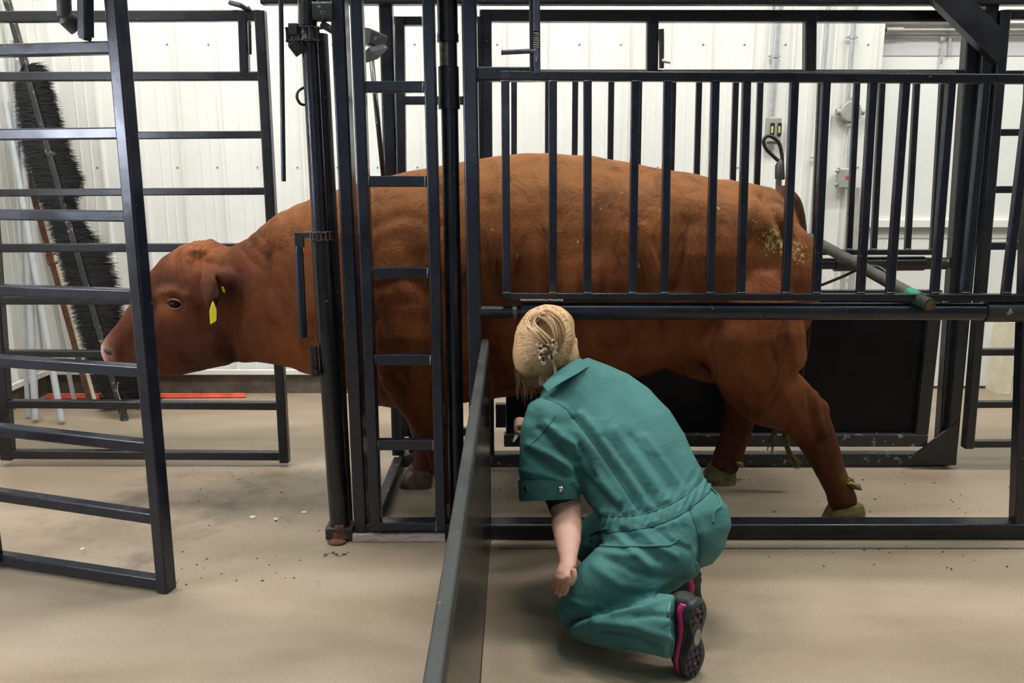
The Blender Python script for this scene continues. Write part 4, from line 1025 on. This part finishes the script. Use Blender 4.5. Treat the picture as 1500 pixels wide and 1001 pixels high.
# back pocket with flap edge, side pocket welt, cuff hem
seam([(872, 793), (884, 800), (920, 801), (960, 800), (981, 799), (994, 790)], .0036, .001, 'fabric', 'pocket_edge')
seam([(1040, 715), (1052, 728), (1055, 742), (1046, 749), (1044, 765)], .005, .0015, 'fabric', 'pocket_welt')
seam([(866, 792), (864, 785), (874, 778), (890, 774)], .004, .0015, 'fabric', 'pocket_welt')
# stand-up collar with fold
ccol = MB()
cp = [at(795, 565, 2.50), at(803, 556, 2.51), at(816, 545, 2.53), at(833, 533, 2.57), at(848, 525, 2.62), at(856, 528, 2.68)]
cp2 = [at(803, 574, 2.47), at(813, 566, 2.475), at(828, 557, 2.49), at(848, 546, 2.53), at(862, 537, 2.59), at(868, 536, 2.66)]
A_, B_ = catmull(cp, 5), catmull(cp2, 5); rings = []
for a, b in zip(A_, B_):
    m_ = (a+b)/2; out = (V((0, 0, HC))-m_).normalized()*.010
    rings.append([a+out*.2, a.lerp(b, .3)+out*1.1, m_+out*1.4, b+out*.9, b-out*.1, m_-out*.4, a-out*.8])
ccol.faces_from_rings(rings); ccol.build('collar', M['fabric'], cov)
# torn pale hem of the trouser leg
hem = []
random.seed(3)
hc = at(985, 921, 2.09); 
for i in range(26):
    y = 884+i*2.9; hx = 980+.8*math.sin(i*1.3)+random.uniform(-.7, .7) + (6 if y > 935 else 0)
    h, n = hit(cvb, hx, y, .001)
    if h is not None: hem.append(h)
M['fray'] = mat_simple('frayed_thread', (.2, .38, .36), .9, scale=200, amt=.5)
if len(hem) > 4:
    mb = MB(); mb.tube(hem, .0016, 6, 2); mb.build('frayed_hem', M['fray'], cov, label='pale frayed hem')
mb = MB(); rr_ = [rg_((759, 704), 2.44, (849, 704), 2.42, .083), rg_((760, 718), 2.435, (849.5, 717), 2.42, .084), rg_((761, 735), 2.43, (850, 731), 2.42, .083)]
ro = []
for c_, u_, v_ in rr_: ro.append([c_+u_*math.copysign(abs(math.cos(a))**.8, math.cos(a))+v_*math.copysign(abs(math.sin(a))**.8, math.sin(a)) for a in [2*math.pi*k/40 for k in range(40)]])
ri = [[rr_[i][0]+(p-rr_[i][0])*.94 for p in ro[i]] for i in range(3)]
mb.faces_from_rings(ro+list(reversed(ri)), closed=True); hm_ = mb.mesh('sleeve_hem'); hmb = bvh_of(hm_); link_mesh('sleeve_hem', hm_, M['fabric'], cov)
for x, y, mt in ((821, 717, 'snap'), (771, 717, 'snap_dark')):
    h, n = hit(hmb, x, y, .001); q = n.to_track_quat('Z', 'Y').to_matrix()
    mb = MB(); mb.ell(h, .0092, .0092, .005, q, 16, 8); mb.build('snap_button', M[mt], cov, label='shiny snap button' if mt == 'snap' else 'dark snap button')
# ---- undershirt sleeve
mb = MB(); mb.loft([rg_((792, 715), 2.44, (846, 712), 2.43, .05), rg_((799, 735), 2.43, (848, 730), 2.42, .052), rg_((807, 753), 2.43, (849, 739), 2.42, .052)], 20, 2.1); mb.build('undershirt_sleeve', M['blackknit'], pe_)
# ---- body: head, neck, forearms and hands in one skin; trunk inside the clothes
bd_ = MB()
HCn = at(799, 506, 2.66)
bd_.ell(HCn, .088, .098, .112, Matrix.Rotation(.12, 3, 'Y'))
bd_.ell(at(786, 540, 2.68), .062, .075, .066)                     # jaw
bd_.ell(at(776, 540, 2.755), .018, .03, .022)                      # chin
bd_.loft(limb([(at(805, 520, 2.66), .050, .05), (at(818, 548, 2.64), .046, .046), (at(838, 585, 2.60), .06, .05), (at(870, 640, 2.54), .13, .08), (at(950, 740, 2.44), .12, .09), (at(985, 790, 2.40), .12, .10)]), 20, 2.2)
ear = at(843, 506, 2.67); bd_.ell(ear, .008, .02, .028); 
nz = at(781, 516, 2.775); bd_.ell(nz, .013, .022, .02)
# left arm
bd_.loft([rg_((790, 650), 2.47, (830, 655), 2.46, .04), rg_((800, 700), 2.45, (842, 700), 2.44, .045), rg_((805, 735), 2.43, (848, 730), 2.42, .046), rg_((807, 752), 2.405, (852, 745), 2.395, .046), rg_((808, 772), 2.36, (853, 768), 2.35, .045), rg_((813, 795), 2.30, (851, 793), 2.29, .038), rg_((818, 815), 2.245, (846, 815), 2.235, .029), rg_((820, 828), 2.21, (844, 830), 2.20, .023)], 20, 2.1)
pc = [rg_((819, 826), 2.215, (843, 828), 2.20, .021), rg_((816, 836), 2.20, (839, 842), 2.17, .019), rg_((814, 846), 2.195, (834, 850), 2.15, .017), rg_((814, 853), 2.19, (829, 856), 2.15, .013)]
bd_.loft(pc, 16, 2.4)
def finger(pts, r): bd_.tube([at(x, y, Y-.195) for x, y, Y in pts], r, 10, 3)
finger([(832, 843, 2.350), (832, 856, 2.345), (829, 866, 2.345), (826, 872, 2.35)], [.0088, .0082, .0076, .006])
finger([(826, 846, 2.358), (825, 860, 2.354), (822, 869, 2.355), (819, 874, 2.362)], [.0088, .0082, .0076, .006])
finger([(820, 846, 2.370), (818, 858, 2.370), (816, 865, 2.373), (814, 869, 2.380)], [.0084, .0078, .0072, .006])
finger([(815, 842, 2.385), (812.5, 851, 2.388), (811.5, 858, 2.392), (811, 862, 2.398)], [.0076, .007, .0065, .0055])
finger([(839, 834, 2.355), (841, 844, 2.345), (838, 853, 2.34), (835, 857, 2.34)], [.0105, .0095, .0085, .007])
# right forearm and hand holding the small tool, hidden behind the left sleeve
bd_.tube([V((.33, 2.80, .49)), V((.27, 2.86, .42)), V((.16, 2.82, .50)), V((.10, 2.78, .535))], [.05, .045, .036, .026], 16, 3)
hd = at(775, 622, 2.76)
bd_.tube([V((.10, 2.78, .535)), hd], [.026, .024], 14)
bd_.ell(hd, .035, .028, .024)
for i in range(4):
    b0 = hd+V((-.02, .012-.012*i, .014-.004*i)); bd_.tube([b0, b0+V((-.022, -.004, .002)), b0+V((-.028, -.010, -.016)), b0+V((-.012, -.012, -.024))], [.0085, .008, .0075, .0065], 8, 3)
bd_.tube([hd+V((0, -.02, -.01)), hd+V((-.018, -.026, -.018)), hd+V((-.034, -.018, -.022))], [.010, .0095, .008], 8, 3)
bme2 = organic(bd_, .0034, 3, .5, None)
body = link_mesh('body', bme2, M['skin'], pe_)
# face details (turned away toward the bull)
fdir = V((-.25, .95, -.15)).normalized()
mb = MB()
for s in (-1, 1): mb.ell(HCn+V((-.02+s*.032, .088, .0)), .012, .012, .012)
mb.build('eyes', M['eye'], body)
mb = MB(); mb.ell(at(780, 533, 2.765), .022, .01, .007); mb.build('lips', M['pink'], body)
# ---- hair cap with swept strands, twist, clip and loose wisps
hm = MB()
hx = Matrix.Rotation(.16, 3, 'Y')
hm.ell(at(798, 500, 2.65), .104, .108, .124, hx)
hm.ell(at(781, 512, 2.64), .068, .085, .105, hx)
hm.ell(at(773, 538, 2.66), .036, .06, .05, hx)
hm.ell(at(805, 478, 2.66), .086, .09, .072)
hm.ell(at(826, 520, 2.645), .052, .07, .062)
def hdisp(co, n): return noise.noise(V((co.x*30, co.y*30, co.z*8)))*.002
hme = organic(hm, .006, 3, .5, hdisp)
hb = bvh_of(hme)
hair = link_mesh('hair', hme, M['hair'], pe_)
random.seed(11)
M['hairdark'] = mat_simple('blond_hair_dark', (.40, .23, .11), .48, scale=30, amt=.3)  # darker blond tone, given to strands at random
M['hairlight'] = mat_simple('blond_hair_light', (.66, .44, .25), .48, scale=30, amt=.25)
tubes = {'hair': MB(), 'hairlight': MB(), 'hairdark': MB()}
clipP = V((803, 512))
for i in range(560):
    a_ = random.uniform(0, 2*math.pi); rx, ry = 43, 52
    cx, cy = 797, 498
    px = cx+rx*math.cos(a_)*random.uniform(.92, 1.0); py = cy+ry*math.sin(a_)*random.uniform(.92, 1.0)
    if py > 545 and px > 800: continue
    tgt = clipP+V((random.uniform(-7, 7), random.uniform(-16, 10))) if py > 470 else V((random.uniform(790, 812), random.uniform(472, 500)))
    side = 1 if px > cx else -1
    ctrl = V(((px+tgt.x)/2+side*random.uniform(4, 10)*(1 if py < 500 else .3), (py+tgt.y)/2-random.uniform(4, 11)*(1 if py < 530 else .2)))
    path = []
    for k in range(9):
        t = k/8; q = V((px, py))*(1-t)**2+ctrl*2*t*(1-t)+tgt*t*t
        h, n = hit(hb, q.x, q.y, .0005+.002*math.sin(t*3.1)*random.random())
        if h is not None: path.append(h)
    if len(path) > 3:
        m_ = random.choices(['hair', 'hairlight', 'hairdark'], [5, 4, 2])[0]
        tubes[m_].tube(path, [.0008, .0022, .0024, .0014], 5)
# rolled twist above the clip
def hp_(x, y, o): 
    h, n = hit(hb, x, y, o); return h if h is not None else at(x, y, 2.55)
for j in range(60):
    o = random.uniform(.004, .028); dx, dy = random.uniform(-5, 5), random.uniform(-4.5, 4.5)
    pts = [hp_(x+dx, y+dy, o*w+.003) for x, y, w in ((813, 512, .4), (816, 494, 1), (810, 476, 1.1), (797, 466, 1.0), (785, 470, .8), (782, 481, .8), (789, 490, 1.1), (799, 500, 1.1), (804, 512, .5))]
    tubes[random.choice(['hair', 'hairlight', 'hair', 'hairdark'])].tube(pts, .0024, 5, 3)
for j in range(60):                       # tail under the clip fanning over the nape
    dx = random.uniform(-1, 1); 
    pts = [hp_(802+dx*5, 518, .006), hp_(803+dx*9, 535, .008), hp_(802+dx*14, 550, .006)]+[at(803+dx*13, 562+random.uniform(-4, 4), 2.545)]
    tubes[random.choice(['hair', 'hairlight', 'hairdark'])].tube(pts, [.002, .0018, .0012, .0006], 5, 3)
for j in range(46):                       # loose wisps hanging at the left
    x0 = random.uniform(756, 782); y0 = random.uniform(515, 545); ln = random.uniform(22, 62)
    Y0 = random.uniform(2.62, 2.7); dxx = random.uniform(-2, 8)
    pts = [at(x0, y0, Y0), at(x0+random.uniform(-3, 3), y0+ln*.35, Y0), at(x0+dxx*.6, y0+ln*.7, Y0+.01), at(x0+dxx, y0+ln, Y0+.01)]
    tubes[random.choice(['hair', 'hairlight'])].tube(pts, [.0013, .0011, .0009, .0004], 5, 3)
for j in range(10):
    pts = [hp_(842, 512, .001), at(848, 520+j*.4, 2.62), at(851+random.uniform(-2, 3), 530, 2.62)]
    tubes['hair'].tube(pts, .0007, 5, 3)
for k, t_ in tubes.items(): t_.build('hair_strands', M[k], hair, kind='stuff')
cl = MB(); random.seed(2)
for s, xs in ((-1, ((791, 489), (791, 497), (790, 505), (793, 513), (794, 521), (797, 527))), (1, ((809, 500), (811, 507), (810, 514), (806, 520), (812, 503)))):
    for x, y in xs:
        h = hp_(x, y, .017); cl.ell(h, .0098, .008, .0105, Matrix.Rotation(random.uniform(-1, 1), 3, 'Y'), 10, 8)
for x, y in ((797, 506), (801, 504), (805, 505), (799, 510), (796, 512)): cl.ell(hp_(x, y, .024), .010, .006, .006, None, 10, 8)
cl.tube([hp_(791, 490, .012), hp_(790, 503, .014), hp_(796, 526, .012)], .004, 8, 4)
cl.build('hair_clip', M['clip'], hair, label='speckled cream and brown claw clip')

# ---- shoes
def shoe(org, X, Z, par, lab):
    """org: middle of the sole; X toe direction; Z from sole up to the ankle; length .25"""
    X = X.normalized(); Z = (Z-X*Z.dot(X)).normalized(); Yv = Z.cross(X)
    Q = lambda x, y, z: org+X*x+Yv*y+Z*z
    up = MB()
    up.loft([(Q(x, o, z), Yv*w, Z*h) for x, o, z, w, h in ((-.122, 0, .045, .018, .022), (-.112, 0, .05, .030, .034), (-.08, 0, .055, .036, .045), (-.03, 0, .055, .037, .045), (.02, 0, .046, .042, .036), (.07, 0, .038, .045, .027), (.105, 0, .032, .036, .02), (.123, 0, .028, .018, .012))], 24, 2.3)
    up.loft([(Q(-.07, 0, .05), X*.042, Yv*.034), (Q(-.055, 0, .085), X*.038, Yv*.034), (Q(-.05, 0, .105), X*.036, Yv*.034)], 20, 2.2)
    me = organic(up, .005, 3, .5, None)
    sh = link_mesh('shoe', me, M['shoe'], par, label=lab)
    # sole outline with waist
    ol = [(-.128, 0), (-.12, .022), (-.095, .034), (-.06, .033), (-.03, .022), (-.005, .02), (.03, .035), (.065, .044), (.1, .036), (.125, .015), (.13, 0)]
    out = [(x, y) for x, y in ol]+[(x, -y) for x, y in reversed(ol[1:-1])]
    P3 = catmull([V((x, y, 0)) for x, y in out]+[V((out[0][0], out[0][1], 0))], 3)[:-1]
    mb = MB(); mb.faces_from_rings([[Q(p.x*s, p.y*s, z) for p in P3] for s, z in ((.94, -.004), (1.0, .003), (1.0, .018), (.97, .024))])
    mk = MB(); mk.faces_from_rings([[Q(-.012+.026*math.cos(a), .014*math.sin(a), z) for a in [2*math.pi*k/16 for k in range(16)]] for z in (-.0065, .002)]); mk.build('shank', M['sole_grey'], sh)
    md = MB()
    for (x, y) in [(-.105, -.014), (-.105, .014), (-.082, -.022), (-.082, .0), (-.082, .022), (-.058, -.02), (-.058, .02), (.035, -.022), (.035, 0), (.035, .022), (.06, -.03), (.06, -.01), (.06, .012), (.06, .032), (.085, -.024), (.085, 0), (.085, .024), (.108, -.01), (.108, .012)]:
        c = Q(x*.97, y*.86, -.006); w = .0074
        mb.faces_from_rings([[c+X*(w*f*math.cos(a))+Yv*(w*1.15*f*math.sin(a))+Z*z for a in [math.pi/4+2*math.pi*k/6 for k in range(6)]] for f, z in ((.8, -.003), (1, 0), (1.05, .008))])
    mb.build('sole', M['sole'], sh)
    for (x, y) in ((-.070, .01), (-.094, .004), (.072, .004)):
        c = Q(x, y, -.005); md.ell(c, .005, .005, .005)
    md.build('tread_dots', M['pink'], sh, label='pink tread dots')
    for s in (-1, 1):                   # pink wave along the midsole
        mb = MB(); pts = [(-.108, .028, .030), (-.085, .035, .036), (-.05, .035, .030), (-.02, .029, .034), (.02, .035, .030), (.06, .044, .027), (.095, .038, .026), (.115, .024, .028)]
        rings = []
        for i, p in enumerate(catmull([V(p) for p in pts], 4)):
            hh = .0105 if p.x < 0 else .0075
            c = Q(p.x, s*p.y, p.z); rings.append([c+Yv*(s*.006*math.cos(a))+Z*(hh*math.sin(a)) for a in [2*math.pi*k/10 for k in range(10)]])
        mb.faces_from_rings(rings); mb.build('midsole_trim', M['pink'], sh, label='pink midsole stripe')
    return sh
shoe(at(1019, 938, 2.07), V((-.02, .03, -1)), V((-1, 1.35, .10)), pe_, 'black shoe with pink trim, sole facing out')
shoe(at(1022, 863, 2.41), V((.16, .25, -1)), V((-1, -.12, -.12)), pe_, 'black shoe with pink trim, half hidden')
tl = MB(); tl.tube([at(761, 629, 2.75), at(757, 637, 2.73), at(752, 648, 2.70)], [.010, .009, .0015], 12)
tl.build('hand_tool', M['pale'], None, label='small pale pointed tool tip showing left of the green sleeve', cat='tool')

# ================================================================= FLOOR DEBRIS
random.seed(21)
mb = MB()
for i in range(150):
    r = random.random()
    if r < .7: c = fl(random.uniform(730, 1480), random.choice([random.uniform(690, 764), random.uniform(690, 764), random.uniform(800, 840)]))
    else: c = fl(random.uniform(220, 470), random.uniform(690, 860))
    s = random.uniform(.0016, .0042)
    mb.ell(V((c.x, c.y, s*.4)), s*random.uniform(1, 2), s, s*.5, Matrix.Rotation(random.uniform(0, 3), 3, 'Z'), 6, 4)
link_mesh('floor_grit', mb.mesh('floor_grit'), M['grit'], None, label='scattered dark bits of dirt on the concrete floor', cat='dirt', kind='stuff')
mb = MB()
for cx, cy, n_, sp_ in ((1075, 704, 26, 12), (500, 812, 10, 8)):
    for i in range(n_):
        c = fl(cx+random.gauss(0, sp_), cy+random.gauss(0, 1.6)); s = random.uniform(.003, .008)
        mb.ell(V((c.x, c.y, s*.3)), s*1.6, s, s*.4, Matrix.Rotation(random.uniform(0, 3), 3, 'Z'), 6, 4)
link_mesh('manure_crumbs', mb.mesh('manure_crumbs'), M['dung'], None, label='yellow-green manure crumbs on the floor by the hind hoof', cat='manure', kind='stuff')
for x, y, s in ((370, 758, .012), (404, 761, .010), (446, 751, .011), (121, 805, .008)):
    c = fl(x, y); mb = MB(); mb.ell(V((c.x, c.y, .002)), s*1.2, s, .003, Matrix.Rotation(x, 3, 'Z'), 9, 5)
    mb.build('white_fleck', M['pale'], None, label='small pale fleck lying on the open floor left of the chute', cat='debris', group='pale flecks on the floor')

# ================================================================= LIGHT
w = bpy.data.worlds.new('world'); bpy.context.scene.world = w; w.use_nodes = True
bgn = w.node_tree.nodes['Background']; bgn.inputs[0].default_value = (.72, .82, 1.0, 1); bgn.inputs[1].default_value = .13
def lamp(name, loc, sx, sy, power, col, rot=(0, 0, 0)):
    l = bpy.data.lights.new(name, 'AREA'); l.shape = 'RECTANGLE'; l.size = sx; l.size_y = sy; l.energy = power; l.color = col
    o = bpy.data.objects.new(name, l); C.objects.link(o); o.location = loc; o.rotation_euler = rot; return o
for x in (-2.2, .6, 3.4, 5.8): lamp('wall_wash_fill', (x, 4.0, 4.45), 1.6, .3, 16, (1, .97, .93))  # unseen extra row, added to brighten the back wall
for i, (x, y) in enumerate(((-2.0, 3.2), (.6, 3.2), (3.2, 3.2), (-2.0, 1.9), (.6, 1.9), (3.2, 1.9))):
    lamp('ceiling_lamp', (x, y, 4.45), 1.5, .35, 84 if y > 2.5 else 26, (1, .96, .90))
# bright window in the left wall
em = bpy.data.materials.new('window_daylight'); em.use_nodes = True; bb = em.node_tree.nodes['Principled BSDF']
bb.inputs['Base Color'].default_value = (.5, .5, .5, 1); bb.inputs['Emission Color'].default_value = (.75, .82, 1, 1); bb.inputs['Emission Strength'].default_value = 28
WX = cornerX+.012
mb = MB(); mb.box(WX, WX+.02, .95, 1.85, 1.38, 1.9, .001); wn = mb.build('window_1', em, None, kind='structure')
for y0, y1, z0, z1 in ((.89, .95, 1.32, 1.96), (1.85, 1.91, 1.32, 1.96), (.95, 1.85, 1.32, 1.38), (.95, 1.85, 1.9, 1.96)):
    mb = MB(); mb.box(WX-.005, WX+.04, y0, y1, z0, z1, .004); mb.build('window_frame', M['wall_trim'], wn)
# cool fill added behind the camera, tints the front faces blue
lamp('front_fill', (-.5, -3.6, 2.2), 2.2, 1.2, 12, (.72, .82, 1.0), (math.radians(80), 0, math.radians(5)))

cam = bpy.data.cameras.new('camera'); co_ = bpy.data.objects.new('camera', cam); C.objects.link(co_)
co_.location = (0, 0, HC); co_.rotation_euler = (math.radians(90)-PITCH, 0, 0)
cam.lens = 36*FPX/1500; cam.sensor_width = 36; cam.clip_start = .05
bpy.context.scene.camera = co_
vs = bpy.context.scene.view_settings
vs.view_transform = 'Standard'; vs.look = 'None'; vs.gamma = 1; vs.use_curve_mapping = False; vs.exposure = 0.02
